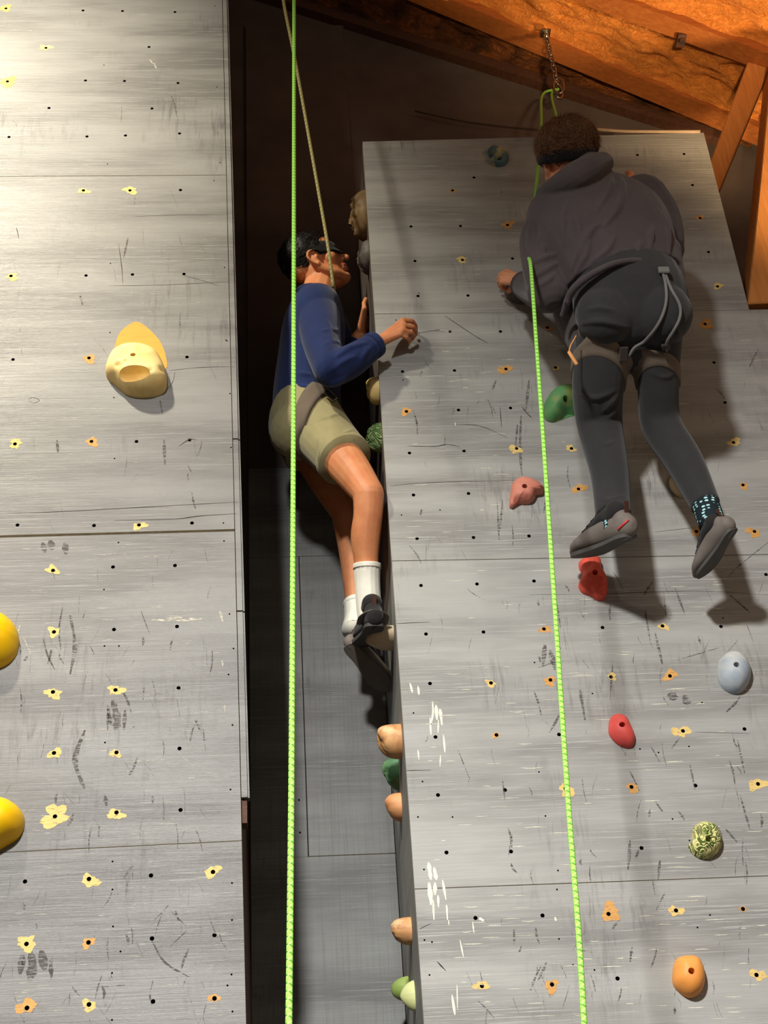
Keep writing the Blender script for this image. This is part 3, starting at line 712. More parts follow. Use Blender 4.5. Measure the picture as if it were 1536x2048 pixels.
hold('lower bright yellow rounded hold cut by the left edge of the picture', M['h_yellow'], [(-60, 1620), (-20, 1594), (12, 1594), (38, 1612), (46, 1636), (36, 1664), (8, 1684), (-30, 1700), (-70, 1680)], .085, 'L', p=2.3, bolt=(-30, 1640))
hold('small teal ring-shaped hold with a cream tip near the top of the wall', M['h_teal'], [(975, 300), (984, 293), (1000, 296), (1014, 304), (1018, 315), (1010, 326), (994, 329), (981, 322), (990, 313), (980, 310)], .036, 'R', p=3.0, dents=[(998, 311, .011, .026)], bolt=(1000, 311), brad=.007)
hold('rounded green jug hold half hidden behind the black-clad climber\'s knee', M['h_green'], [(1090, 800), (1104, 781), (1128, 772), (1155, 774), (1172, 792), (1168, 816), (1140, 826), (1108, 837), (1090, 828)], .060, 'R', p=2.3,
     dents=[(1140, 810, .022, .028), (1122, 824, .010, .018)], bolt=(1131, 796), lean=(0, .2))
hold('pink horned hold beside the right green rope', M['h_pink'], [(1024, 966), (1036, 956), (1054, 955), (1074, 962), (1088, 974), (1090, 981), (1080, 986), (1072, 982), (1072, 992), (1060, 1003), (1042, 1004), (1032, 1006), (1030, 1011), (1020, 1011), (1021, 988)], .042, 'R', p=3.0,
     dents=[(1035, 997, .012, .022), (1076, 984, .009, .018), (1056, 992, .006, .004)], bolt=(1049, 974))
hold('red peanut-shaped hold under the shoe of the black-clad climber', M['h_red'], [(1158, 1122), (1170, 1112), (1190, 1110), (1202, 1118), (1203, 1138), (1213, 1152), (1216, 1176), (1210, 1194), (1196, 1196), (1184, 1188), (1166, 1181), (1158, 1166), (1166, 1146), (1160, 1134)], .046, 'R', p=2.8,
     dents=[(1185, 1167, .020, .012), (1178, 1132, .010, .006), (1206, 1160, .008, -.006)], bolt=(1190, 1146), noise_amp=.003)
hold('cream crescent hold behind the right shin of the black-clad climber', M['h_cream'], oval(1362, 966, 27, 20, 55), .040, 'R', p=2.2)
hold('pale blue-grey dome hold near the right edge', M['h_blue'], [(1440, 1316), (1456, 1302), (1478, 1301), (1496, 1316), (1504, 1342), (1498, 1366), (1482, 1381), (1462, 1380), (1444, 1366), (1437, 1344)], .055, 'R', p=2.3, bolt=(1472, 1331))
hold('coral red oval hold below the pale blue-grey dome', M['h_coral'], [(1219, 1440), (1226, 1428), (1240, 1425), (1254, 1432), (1263, 1450), (1271, 1472), (1266, 1490), (1250, 1492), (1232, 1482), (1219, 1464)], .036, 'R', p=2.2, bolt=(1244, 1450), lean=(.12, -.12))
hold('round cream hold with green brain-like grooves at lower right', M['h_brain'], [(1386, 1664), (1392, 1648), (1410, 1640), (1430, 1646), (1442, 1664), (1446, 1682), (1438, 1702), (1420, 1713), (1400, 1712), (1384, 1700), (1379, 1686), (1388, 1680)], .048, 'R', p=2.3, bolt=(1417, 1679), noise_amp=.004)
hold('smooth orange oval hold at the lower right corner', M['h_orange'], [(1348, 1932), (1356, 1914), (1378, 1909), (1398, 1914), (1409, 1936), (1411, 1962), (1402, 1984), (1384, 1993), (1364, 1984), (1348, 1964)], .050, 'R', p=2.6, bolt=(1382, 1943))
hold('dark grey ledge hold under the black-clad climber\'s left hand', M['h_grey'], [(1008, 572), (1022, 566), (1044, 568), (1060, 578), (1064, 596), (1048, 602), (1028, 598), (1014, 590)], .05, 'R', p=2.6)
# holds on the dim side face, seen edge on: local x runs into the room, up is z, they stick out to the left
def side_hold(label, mat, u, v, a, b, H, **k):
    global plane_pt
    base = atx(u, v, XS); plane_pt = (XS+.0006, base.y, base.z)
    ol = k.pop('outline', None) or oval(0, 0, a, b)
    o = hold(label, mat, ol, H, 'S', **k)
    o.rotation_euler = (0, 0, -math.pi/2)      # local -Y turns to world -X
    return o
side_hold('big brown rock-like hold on the side face, above the navy climber\'s face', M['h_brown'], 731, 432, .08, .10, .050, noise_amp=.014, p=2.6)
side_hold('dark grey hold in shadow below the brown rock-like hold', M['h_grey'], 737, 515, .06, .06, .035, noise_amp=.010, p=2.4)
side_hold('small tan wedge hold beside the navy climber\'s elbow', M['h_tan'], 757, 782, .045, .045, .040, noise_amp=.006, p=3, lean=(0, .18), dents=[(0, .01, .012, .012)])
side_hold('knobbly green hold right of the khaki shorts', M['h_brain2'], 762, 876, .05, .048, .045, noise_amp=.010, p=2.4)
side_hold('beige curved hold under the navy climber\'s shoe', M['h_beige'], 786, 1276, .055, .030, .075, noise_amp=.004, p=2.6, dents=[(0, -.004, .02, -.006)], lean=(0, .15))
side_hold('tan flat-topped hold on the side face, uppermost of the three below the dangling shoe', M['h_wood'], 802, 1483, .05, .048, .062, noise_amp=.004, p=4, lean=(0, .30), dents=[(0, .02, .02, .008)])
side_hold('dark green hold between the tan flat-topped hold and the peach hold', M['h_dkgreen'], 796, 1545, .05, .052, .042, noise_amp=.005, p=2.2, lean=(0, .2))
side_hold('peach wedge hold below the dark green hold', M['h_peach'], 802, 1614, .04, .040, .042, noise_amp=.002, p=2.8, lean=(0, .30))
side_hold('small brown stump-like wooden hold low on the side face', M['h_wood'], 822, 1862, .036, .036, .050, noise_amp=.008, p=3, lean=(0, .25))
side_hold('lime green ball-shaped hold at the bottom of the side face', M['h_lime'], 817, 1978, .034, .034, .048, p=2.2)
side_hold('pale green pointed hold in front of the lime ball-shaped hold', M['h_pale'], 829, 1992, .028, .040, .038, p=1.5, lean=(0, .1))

# ------------------------------------------------------------------ top anchors: chain, carabiners, eye bolt
def torus(bm, c, R1, R2, r, rotm, n=20, m=8):
    rows = []
    for i in range(n):
        a = 2*math.pi*i/n; ct = V((R1*math.cos(a), 0, R2*math.sin(a))); t = V((-R1*math.sin(a), 0, R2*math.cos(a))).normalized(); nn = V((t.z, 0, -t.x))
        rows.append([bm.verts.new(V(c)+rotm @ (ct+nn*(r*math.cos(2*math.pi*k/m))+V((0, 1, 0))*(r*math.sin(2*math.pi*k/m)))) for k in range(m)])
    for i in range(n):
        for k in range(m): bm.faces.new((rows[i][k], rows[i][(k+1) % m], rows[(i+1) % n][(k+1) % m], rows[(i+1) % n][k]))
    bmesh.ops.recalc_face_normals(bm, faces=bm.faces)
def anchor(top, bottom, label, nlinks):
    t = empty('anchor_chain', top); tag(t, label, 'anchor')
    d = V(bottom)-V(top); L = d.length-.07
    b = bmesh.new(); box(b, (-.02, -.02, -.004), (.02, .02, .004)); ball(b, (0, 0, -.012), (.012, .012, .016), n=2); obj('anchor_plate', b, M['metal'], t, smooth=False)
    pitch = L/nlinks
    for k in range(nlinks):
        b = bmesh.new(); torus(b, V((0, 0, -.012))+d.normalized()*(pitch*(k+.5)), .0105, pitch*.5+.005, .0036, Matrix.Rotation(math.radians(90*(k % 2)+20), 3, 'Z')); obj('link', b, M['metal'], t)
    for k, s in enumerate((-1, 1)):
        b = bmesh.new(); torus(b, d.normalized()*(L+.055)+V((0, s*.012, 0)), .021, .045, .005, Matrix.Rotation(math.radians(25*s), 3, 'Z')); obj('carabiner', b, M['metal'], t)
    return t
ca_top = roofpt(1091, 66, DROP); ca_bot = V((ca_top.x+.012, ca_top.y, at(1096, 182, ca_top.y).z))
anchor(ca_top, ca_bot, 'rusty steel chain with carabiners hanging from the rafter above the black-clad climber', 9)
LA = at(576, -30, 3.40); LTOP = V((LA.x, LA.y, GZ(LA.x)-DROP+.26))
anchor(LTOP, LA, 'steel chain with carabiners above the picture, carrying the left rope', 26)
eb = empty('eye_bolt', roofpt(1361, 78, DROP)); tag(eb, 'dark metal bolt bracket on the upper rafter, right of the chain', 'bolt')
b = bmesh.new(); box(b, (-.018, -.03, -.018), (.018, .03, .002)); bmesh.ops.bevel(b, geom=list(b.edges), offset=.003, segments=1, affect='EDGES'); obj('bracket', b, M['dark_wood'], eb, smooth=False)
b = bmesh.new(); bmesh.ops.create_cone(b, cap_ends=True, segments=6, radius1=.012, radius2=.012, depth=.02, matrix=Matrix.Translation((0, -.012, -.026))); obj('nut', b, M['metal'], eb, smooth=False)
# ------------------------------------------------------------------ ropes
def strand(name, pts, r, mat, parent, sub=8):
    b = bmesh.new(); tube(b, pts, r, n=10, sub=sub, cap='none', uv=True); return obj(name, b, mat, parent)
rp1 = empty('climbing_rope', LA); tag(rp1, 'bright green climbing rope hanging in front of the navy climber, from the left anchor', 'rope')
def sub_(p): return p-rp1.location
strand('belay_strand', [sub_(p) for p in (V((LA.x+.02, LA.y-.01, LA.z+.010)), at(588, -6, 3.36), at(588, 300, 3.2), at(587, 800, 3.0), at(584, 1400, 2.8), at(581, 1760, 2.72), at(577, 2110, 2.62))], .0062, M['rope'], rp1)
strand('climber_strand', [sub_(p) for p in (V((LA.x+.02, LA.y-.01, LA.z+.010)), V((LA.x, LA.y, LA.z+.022)), at(566, -6, 3.42), at(592, 130, 3.47), at(640, 400, 3.58), at(657, 500, 3.615), at(667, 575, 3.66))], .0058, M['rope_shaded'], rp1)
rp2 = empty('climbing_rope', ca_bot); tag(rp2, 'bright green climbing rope running from the chain past the black-clad climber', 'rope')
def sub2(p): return p-rp2.location
yc = ca_bot.y
strand('belay_strand', [sub2(p) for p in (V((ca_bot.x, yc, ca_bot.z+.012)), at(1085, 190, yc-.02), at(1082, 250, 3.60), at(1076, 330, 3.50), at(1070, 400, 3.44), at(1060, 470, 3.40), at(1057, 512, 3.28), at(1062, 538, 3.17), at(1073, 690, 3.1), at(1088, 900, 3.03), at(1110, 1220, 2.93), at(1136, 1600, 2.8), at(1156, 1850, 2.72), at(1172, 2110, 2.65))], .0056, M['rope'], rp2)
strand('climber_strand', [sub2(p) for p in (V((ca_bot.x, yc, ca_bot.z+.012)), at(1103, 190, yc-.02), at(1114, 240, 3.61), at(1126, 300, 3.50), at(1150, 400, 3.42))], .0054, M['rope'], rp2)
# cables along the gable
b = bmesh.new(); tube(b, [at(830, 222, YB-.02), at(930, 243, YB-.02), at(1040, 256, YB-.02), at(1130, 262, YB-.03), at(1230, 266, YB-.03)], .0035, n=6, cap='none')
tag(obj('cable', b, M['cable']), 'thin dark cable strung along the dark gable above the wall', 'cable')
b = bmesh.new(); tube(b, [at(1174, 257, YR-.006), at(1240, 262, YR-.004), at(1300, 263, YR-.004), at(1400, 263, YR-.004)], .006, n=8, cap='none')
tag(obj('cable', b, M['cable_pale']), 'pale cable lying along the top edge of the right wall', 'cable')

# ------------------------------------------------------------------ people
def frame(o, fwd, up, s=1.0):
    f = V(fwd).normalized(); u = V(up); u = (u-f*u.dot(f)).normalized(); l = u.cross(f)
    return Matrix(((f.x, l.x, u.x, o.x), (f.y, l.y, u.y, o.y), (f.z, l.z, u.z, o.z), (0, 0, 0, 1))) @ Matrix.Diagonal((s, s, s, 1))
def head(bm, Mh):
    T = lambda p: Mh @ V(p); sc = Mh.to_scale()[0]
    def tb(pts, rad, **k): tube(bm, [T(p) for p in pts], [r*sc for r in rad], n=12, sub=4, **k)
    ball(bm, (-.012, 0, .045), (.097, .076, .085), Mh, 4); ball(bm, (-.045, 0, .008), (.060, .062, .058), Mh)
    tb([(.040, 0, .055), (.044, 0, -.015), (.046, 0, -.070)], [.060, .056, .042])
    for s in (-1, 1):
        ball(bm, (.055, s*.040, -.014), .027, Mh); ball(bm, (.072, s*.031, .014), .015, Mh)
        ball(bm, (.100, s*.012, -.026), .0095, Mh)
        tb([(.074, s*.012, -.098), (.036, s*.048, -.080), (-.004, s*.062, -.040), (-.006, s*.064, -.005)], [.017, .018, .018, .016])
        tb([(.004, s*.074, .004), (.000, s*.082, .020), (-.016, s*.088, .022), (-.030, s*.091, .004), (-.024, s*.086, -.020), (-.010, s*.079, -.036)], [.005, .0052, .0052, .0055, .005, .0055])
        ball(bm, (-.006, s*.077, -.035), .010, Mh); ball(bm, (-.014, s*.076, -.007), (.018, .006, .026), Mh)
        tb([(.004, s*.078, -.006), (.003, s*.077, .006)], [.006, .005])
    tb([(.084, -.034, .034), (.091, 0, .036), (.084, .034, .034)], [.011, .012, .011])
    tb([(.088, 0, .030), (.107, 0, .002), (.123, 0, -.022)], [.009, .0100, .0120])
    ball(bm, (.064, 0, -.046), (.034, .036, .030), Mh)
    tb([(.087, -.023, -.055), (.101, 0, -.049), (.087, .023, -.055)], [.006, .0085, .006])
    tb([(.085, -.021, -.064), (.098, 0, -.0675), (.085, .021, -.064)], [.006, .009, .006])
    ball(bm, (.078, 0, -.096), (.022, .024, .019), Mh); ball(bm, (.028, 0, -.072), (.048, .045, .032), Mh)
def hand(bm, wrist, knuckles, fingers, thumb, r=.0085):
    for i, k in enumerate(knuckles):
        tube(bm, [wrist, wrist.lerp(k, .55), k], [.019, .0135, .0105], n=10, sub=3)
    for k in range(len(knuckles)-1):
        tube(bm, [wrist.lerp(knuckles[k], .6), wrist.lerp(knuckles[k+1], .6)], .012, n=10, sub=2); tube(bm, [knuckles[k], knuckles[k+1]], .0090, n=10, sub=2)
    sc = [1.0, 1.03, .98, .86]
    for i, f in enumerate(fingers):
        q = r*sc[i]; ps = [knuckles[i]]+list(f)
        for a in range(len(ps)-1): tube(bm, [ps[a], ps[a+1]], [q*(1.05-.09*a), q*(.98-.09*a)], n=10, sub=2)
    tube(bm, [wrist.lerp(thumb[0], .3)]+list(thumb), [.015, .013, .0105, .0090][:1+len(thumb)], n=10, sub=3)
def surf(bv, u, v, off=0):
    d = ray(u, v); loc, nn, i, dist = bv.ray_cast(EYE, d)
    if loc is None: return None, None
    if nn.dot(d) > 0: nn = -nn
    return loc+nn*off, nn
def ridges(bm, lines, r=.007):
    me = bpy.data.meshes.new('t'); bm.to_mesh(me); bv = bvh_of(me); bpy.data.meshes.remove(me)
    for ln in lines:
        rr = r
        if isinstance(ln[0], (int, float)): rr = ln[0]; ln = ln[1:]
        q = catmull([(a, b, 0) for a, b in ln], 5); pts = []
        for a in q:
            p_, nn = surf(bv, a[0], a[1], 0.0)
            if p_ is not None and (not pts or (p_-pts[-1]).length < .035): pts.append(p_)
        if len(pts) > 3:
            n = len(pts); tube(bm, pts, [rr*(.35+.65*math.sin(math.pi*i/(n-1))) for i in range(n)], n=8, sub=1)
def on_surface(name, bv, pix, r, mat, parent, off=.003, sub=6, flat_=None):
    q = catmull([(a, b, 0) for a, b in pix], sub); pts = []; nrm = None
    for a in q:
        p_, nn = surf(bv, a[0], a[1], off)
        if p_ is not None and (not pts or (p_-pts[-1]).length < .10): pts.append(p_); nrm = nn
    b = bmesh.new()
    # smooth the depth so that a strap bridges hollows
    A = np.array([tuple(p) for p in pts])
    for _ in range(4): A[1:-1] = .5*A[1:-1]+.25*(A[:-2]+A[2:])
    tube(b, [V(a) for a in A], r, n=8, sub=1, side=None); return obj(name, b, mat, parent)
def wrap_band(name, bv, c, axis, width, mat, parent, thick=.004, off=.001, n=56, arc=None, wfun=None, cap_bv=None, cap=.03):
    ax = V(axis).normalized(); e1 = ax.orthogonal().normalized(); e2 = ax.cross(e1)
    rows = [(-.5, 0), (-.5, 1), (-.25, 1), (0, 1), (.25, 1), (.5, 1), (.5, 0)]; g = []
    for k in range(n):
        a = 2*math.pi*k/n; d = e1*math.cos(a)+e2*math.sin(a); row = []
        wd = width*(wfun(d) if wfun else 1)
        for t, o_ in rows:
            o = c+ax*(t*wd); loc, nn, i, dist = bv.ray_cast(o, d)
            if cap_bv:
                l2, n2, i2, d2 = cap_bv.ray_cast(o, d)
                if d2 is not None: dist = min(dist if dist is not None else 9, d2+cap)
            row.append((o, d, dist if dist else None, o_))
        g.append(row)
    R_ = np.array([[x[2] if x[2] else np.nan for x in r_] for r_ in g])
    med = np.nanmedian(R_); R_ = np.where(np.isnan(R_), med, R_); 
    for _ in range(2): R_ = np.maximum(R_, (np.roll(R_, 1, 0)+np.roll(R_, -1, 0))/2)
    for _ in range(2): R_ = np.maximum(R_, (.5*R_+.25*np.roll(R_, 1, 0)+.25*np.roll(R_, -1, 0)))
    b = bmesh.new(); vv = []
    for k in range(n): vv.append([b.verts.new(tuple(x[0]+x[1]*(R_[k, j]+(off+thick if x[3] else -.002)))) for j, x in enumerate(g[k])])
    for k in range(n):
        for j in range(len(rows)-1): b.faces.new((vv[k][j], vv[k][j+1], vv[(k+1) % n][j+1], vv[(k+1) % n][j]))
    bmesh.ops.recalc_face_normals(b, faces=b.faces)
    return obj(name, b, mat, parent)
def leg_bv(pts, rad):
    b = bmesh.new(); tube(b, pts, rad, n=28, cap='flat'); me = bpy.data.meshes.new('t'); b.to_mesh(me); b.free(); q = bvh_of(me); bpy.data.meshes.remove(me); return q
def hair(Mh, test, mat, parent, grow=.006, n_str=2200, length=.035, rad=.0011, seed=3, vol=None, rough=.25, flow=None):
    rnd = random.Random(seed); b = bmesh.new()
    bmesh.ops.create_icosphere(b, subdivisions=5, radius=1, matrix=Matrix.Translation((-.012, 0, .045)) @ Matrix.Diagonal((.097+grow, .076+grow, .085+grow, 1)))
    b2 = [v for v in b.verts if not test(v.co)]
    bmesh.ops.delete(b, geom=b2, context='VERTS')
    for v in b.verts:
        d = (v.co-V((-.012, 0, .045))).normalized(); k = vol(v.co) if vol else 0
        v.co += d*(k+.004*noise.noise(v.co*55)+.003*noise.noise(v.co*120))
    b.normal_update(); src = [(v.co.copy(), v.normal.copy()) for v in b.verts]
    r = bmesh.ops.extrude_face_region(b, geom=list(b.faces)); 
    for e in r['geom']:
        if isinstance(e, bmesh.types.BMVert): e.co -= (e.co-V((-.012, 0, .045))).normalized()*.012
    for i in range(n_str):
        p, nn = src[rnd.randrange(len(src))]; d = flow(p) if flow else V((-.3, 0, -1))
        d = (d-nn*d.dot(nn)); d = (d.normalized() if d.length > 1e-4 else nn.orthogonal())+V([rnd.uniform(-1, 1)*rough for _ in range(3)])+nn*rnd.uniform(.05, .38)
        d.normalize(); L = length*rnd.uniform(.5, 1.15); s = d.cross(nn).normalized(); q = p+nn*.0005; prev = None
        for k in range(4):
            t = k/3; wd = rad*(1-t)+.0001; pp = q+d*(L*t)-nn*(L*.34*t*t)
            cur = [b.verts.new(pp+s*wd), b.verts.new(pp-s*wd), b.verts.new(pp+nn*wd)]
            if prev:
                for m in range(3): b.faces.new((prev[m], prev[(m+1) % 3], cur[(m+1) % 3], cur[m]))
            prev = cur
    b.transform(Mh)
    return obj('hair', b, mat, parent)
def shoe(parent, heel, toe, up, mats, sc=1.12, ankle=None, print_=False, laces=True, strap_tab=False):
    """climbing shoe: rubber shell with rand, sole, stretch upper, laces, pull tab"""
    L = (toe-heel).length; Ms = frame(heel, toe-heel, up, L/.25) @ Matrix.Diagonal((1, sc, sc, 1)); T = lambda p: Ms @ V(p)
    k = L/.25
    b = bmesh.new()
    st = [(.012, .026, .030), (.04, .030, .034), (.09, .031, .034), (.14, .036, .030), (.185, .040, .024), (.22, .032, .019), (.246, .016, .013)]
    tube(b, [T((x, 0, h*.95)) for x, w_, h in st], [(w_*k*sc, h*k*sc) for x, w_, h in st], n=18, sub=4, side=Ms.to_3x3() @ V((0, 1, 0)))
    ball(b, (.028, 0, .040), (.030, .027, .034), Ms)
    me = remesh(b, .0035, 5); r = link('shoe', me, mats['rand'], parent)
    # upper: bootie that rises to the ankle
    b = bmesh.new()
    tube(b, [T((.19, 0, .040)), T((.14, 0, .052)), T((.09, 0, .068)), T((.055, 0, .068)), T((.046, 0, .074))], [(.024*k, .010*k), (.028*k, .015*k), (.030*k, .022*k), (.033*k, .029*k), (.033*k, .031*k)], n=18, sub=4, side=Ms.to_3x3() @ V((0, 1, 0)))
    me = remesh(b, .0035, 4); link('upper', me, mats['upper'], r)
    # sole
    b = bmesh.new(); out = [(.0, .0), (.006, .020), (.03, .028), (.08, .027), (.13, .034), (.18, .041), (.215, .036), (.24, .020), (.25, 0)]
    ol = [(x, w_) for x, w_ in out]+[(x, -w_) for x, w_ in out[-2:0:-1]]; c = catmull([(x, y, 0) for x, y in ol]+[(ol[0][0], ol[0][1], 0)], 4)[:-1]
    for z0 in (-.004, .004): pass
    lo = [b.verts.new(T((x, y, -.003+.004*math.cos(x*18)))) for x, y, _ in c]; hi = [b.verts.new(T((x, y, .006+.004*math.cos(x*18)))) for x, y, _ in c]
    b.faces.new(lo[::-1]); b.faces.new(hi)
    for i in range(len(lo)): b.faces.new((lo[i], lo[(i+1) % len(lo)], hi[(i+1) % len(lo)], hi[i]))
    obj('sole', b, mats['sole'], r, smooth=False)
    if laces:
        for i in range(5):
            x = .095+.022*i; z = .086-.0078*i*1.15; b = bmesh.new()
            tube(b, [T((x, -.022, z-.012)), T((x+.006, 0, z+.002)), T((x+.012, .022, z-.012))], .0024*k, n=6, sub=4); obj('lace', b, mats['lace'], r)
    b = bmesh.new(); quadbox(b, [T(p) for p in ((.006, -.006, .056), (.010, -.006, .056), (.004, -.006, .088), (.000, -.006, .088), (.006, .006, .056), (.010, .006, .056), (.004, .006, .088), (.000, .006, .088))])
    obj('pull_tab', b, mats['tab'], r, smooth=False)
    return r, Ms

# ================================================================== the climber in black
B = bmesh.new()
HO = V((.9155, 3.27, 5.086))                # midpoint between the ears; he looks up along the wall
HMr = frame(HO, (-.12, .86, .48), (-.10, -.50, .86), .97)
head(B, HMr)
nb = at(1164, 392, 3.30)
tube(B, [HMr @ V((-.02, 0, 0)), HMr @ V((-.03, 0, -.07)), nb], [.060, .060, .066], n=14)
shL, shR = at(1092, 437, 3.28), at(1284, 402, 3.30)
SD = (shR-shL).normalized()
tube(B, [nb, at(1188, 430, 3.29), at(1215, 500, 3.28), at(1245, 570, 3.29), at(1262, 640, 3.30), at(1260, 690, 3.35)], [(.09, .06), (.17, .09), (.16, .09), (.14, .09), (.15, .10), (.14, .09)], n=18, side=SD)
wL = at(1046, 563, 3.53); elL = at(1096, 586, 3.28)
tube(B, [shL, elL], [.05, .038]); tube(B, [elL, wL], [.038, .026])
elR = at(1300, 480, 3.46); wR = at(1240, 400, 3.57)
tube(B, [shR, elR], [.05, .038]); tube(B, [elR, wR], [.038, .026])
kR = [at(1222+3*i, 372+6*i, 3.622-.004*i) for i in range(4)]
hand(B, wR, kR, [[k+V((0, .010, .025)), k+V((0, .030, .024))] for k in kR], [at(1262, 352, 3.63), at(1256, 345, 3.645)])
hand(B, wL, [at(1014, 543, 3.600), at(1008, 548, 3.588), at(1004, 556, 3.578), at(1004, 564, 3.575)],
     [[at(1001, 549, 3.625), at(1001, 562, 3.645), at(1009, 566, 3.650)], [at(998, 556, 3.615), at(998, 568, 3.638), at(1006, 572, 3.645)],
      [at(998, 563, 3.605), at(1000, 573, 3.628), at(1008, 577, 3.638)], [at(1001, 570, 3.598), at(1005, 578, 3.618), at(1011, 581, 3.630)]],
     [at(1030, 572, 3.60), at(1022, 577, 3.62), at(1018, 583, 3.635)])
hipL, hipR = at(1205, 680, 3.33), at(1308, 680, 3.33)
knL, anL = at(1198, 850, 3.50), at(1230, 1040, 3.42); knR, anR = at(1323, 862, 3.50), at(1418, 1035, 3.40)
heelL, toeL = at(1264, 1074, 3.37), at(1150, 1114, 3.585); heelR, toeR = at(1470, 1058, 3.35), at(1397, 1156, 3.53)
UPL, UPR = V((-.12, -.30, 1)).normalized(), V((-.58, .74, .36)).normalized()
for h, k, a, he, to, fu, lg in ((hipL, knL, anL, heelL, toeL, UPL, [hipL, at(1196, 775, 3.40), at(1200, 852, 3.49), at(1219, 945, 3.46), anL]), (hipR, knR, anR, heelR, toeR, UPR, [hipR, at(1316, 770, 3.40), at(1323, 850, 3.48), at(1369, 925, 3.455), anR])):
    up_ = V((0, 0, 1)); tube(B, [a, he.lerp(to, .22)+fu*.035, he.lerp(to, .45)+fu*.03, he.lerp(to, .62)+fu*.022], [.026, .018, .016, .010])
    tube(B, lg, [.058, .046, .044, .036, .026])
mb = remesh(B, .0032, 5); pr = link('person', mb, M['skin_r'])
tag(pr, 'climber in black hoodie and trousers seen from behind, blindfolded, clinging high on the right wall', 'person')
# hair with the blindfold band round it
def t_r(c):
    x, y, z = c
    if x > .055 and z < .085: return False
    if z < -.030 and x < -.03: return False
    if -.050 < x and z < .018+max(0, x)*.25: return False
    if z < -.02: return False
    return True
hb = bvh_of(mb)
hair(HMr, t_r, M['hair_brown'], pr, grow=.008, n_str=6000, length=.046, rad=.0011, vol=lambda c: .020*max(0, min(1, (c.z-.02)/.06)), rough=.26,
     flow=lambda p: V((p.x*3+.03, p.y*2, -.035-.5*max(0, .10-p.z))))
wrap_band('blindfold', hb, HMr @ V((0, 0, .030)), HMr.to_3x3() @ V((-.24, 0, 1)), .036, M['band'], pr, thick=.017)
# hoodie
B = bmesh.new()
tube(B, [at(1158, 385, 3.33), at(1182, 418, 3.28), at(1207, 468, 3.26), at(1228, 520, 3.27), at(1246, 566, 3.28)], [(.110, .085), (.208, .115), (.222, .135), (.205, .145), (.188, .142)], n=26, side=SD, cap='flat')
tube(B, [shL+V((.03, 0, 0)), at(1083, 480, 3.29), at(1086, 540, 3.28), elL+V((.004, 0, 0))], [.078, .068, .062, .060]); tube(B, [elL, at(1078, 582, 3.38), at(1052, 572, 3.49)], [.062, .056, .046], cap='flat')
tube(B, [shR, at(1312, 440, 3.32), at(1324, 500, 3.34), elR+V((.03, 0, -.01))], [.085, .078, .070, .06]); tube(B, [elR, wR+V((0, -.02, -.02))], [.06, .046])
tube(B, [at(1130, 545, 3.36), at(1132, 610, 3.38), at(1150, 668, 3.38), at(1158, 690, 3.36)], [(.050, .07), (.040, .07), (.030, .06), (.018, .05)], n=14, side=SD)        # front hem hanging down on the left
tube(B, [at(1330, 520, 3.30), at(1338, 575, 3.31), at(1336, 612, 3.33)], [(.045, .09), (.042, .08), (.03, .07)], n=14, side=SD)
tube(B, [at(1126, 630, 3.28), at(1146, 580, 3.19), at(1190, 545, 3.135), at(1242, 524, 3.12), at(1296, 526, 3.15), at(1342, 560, 3.23)], [.010, .0125, .011, .010, .0105, .012])   # rolled back hem
# hood lying round the neck
tube(B, [at(1084, 386, 3.24), at(1114, 374, 3.18), at(1155, 352, 3.14), at(1188, 334, 3.17), at(1206, 326, 3.25), at(1196, 332, 3.38)], [.020, .036, .047, .042, .034, .03], n=14)
tube(B, [at(1128, 350, 3.19), at(1148, 336, 3.17), at(1178, 316, 3.18), at(1200, 316, 3.26)], [.010, .015, .018, .018])
ridges(B, [(0.0130, (1222,351),(1219,376),(1194,423)), (0.0159, (1235,345),(1244,376),(1232,420),(1210,451)), (0.0159, (1249,350),(1257,385),(1250,425),(1229,466)), (0.0130, (1268,360),(1282,400),(1280,440)),
           (0.0145, (1200,448),(1179,466),(1160,503),(1144,540)), (0.0116, (1135,404),(1126,439),(1129,489)), (0.0130, (1079,455),(1085,489),(1088,510)), (0.0116, (1304,450),(1300,500)), (0.0101, (1282,480),(1274,512)),
           (0.0116, (1112,508),(1085,518),(1060,530)), (0.0130, (1114,526),(1085,545),(1064,558)), (0.0101, (1110,548),(1090,566),(1072,574)), (0.0116, (1150,430),(1160,470),(1152,510)), (0.0116, (1180,470),(1172,510),(1150,550)),
           (0.0101, (1230,470),(1215,500),(1180,528)), (0.0130, (1318,420),(1334,460),(1338,510)), (0.0087, (1128,600),(1146,612),(1164,606)), (0.0087, (1126,630),(1146,640),(1162,634)), (0.0087, (1060,440),(1056,480),(1062,515))])
mh = remesh(B, .0044, 4, .5); ho = link('hoodie', mh, M['charcoal'], pr)
b = bmesh.new(); c0 = at(1050, 571, 3.492); tube(b, [c0, c0+(wL-c0).normalized()*.028], [.0475, .040], n=20, cap='flat'); obj('cuff', b, M['charcoal'], ho)
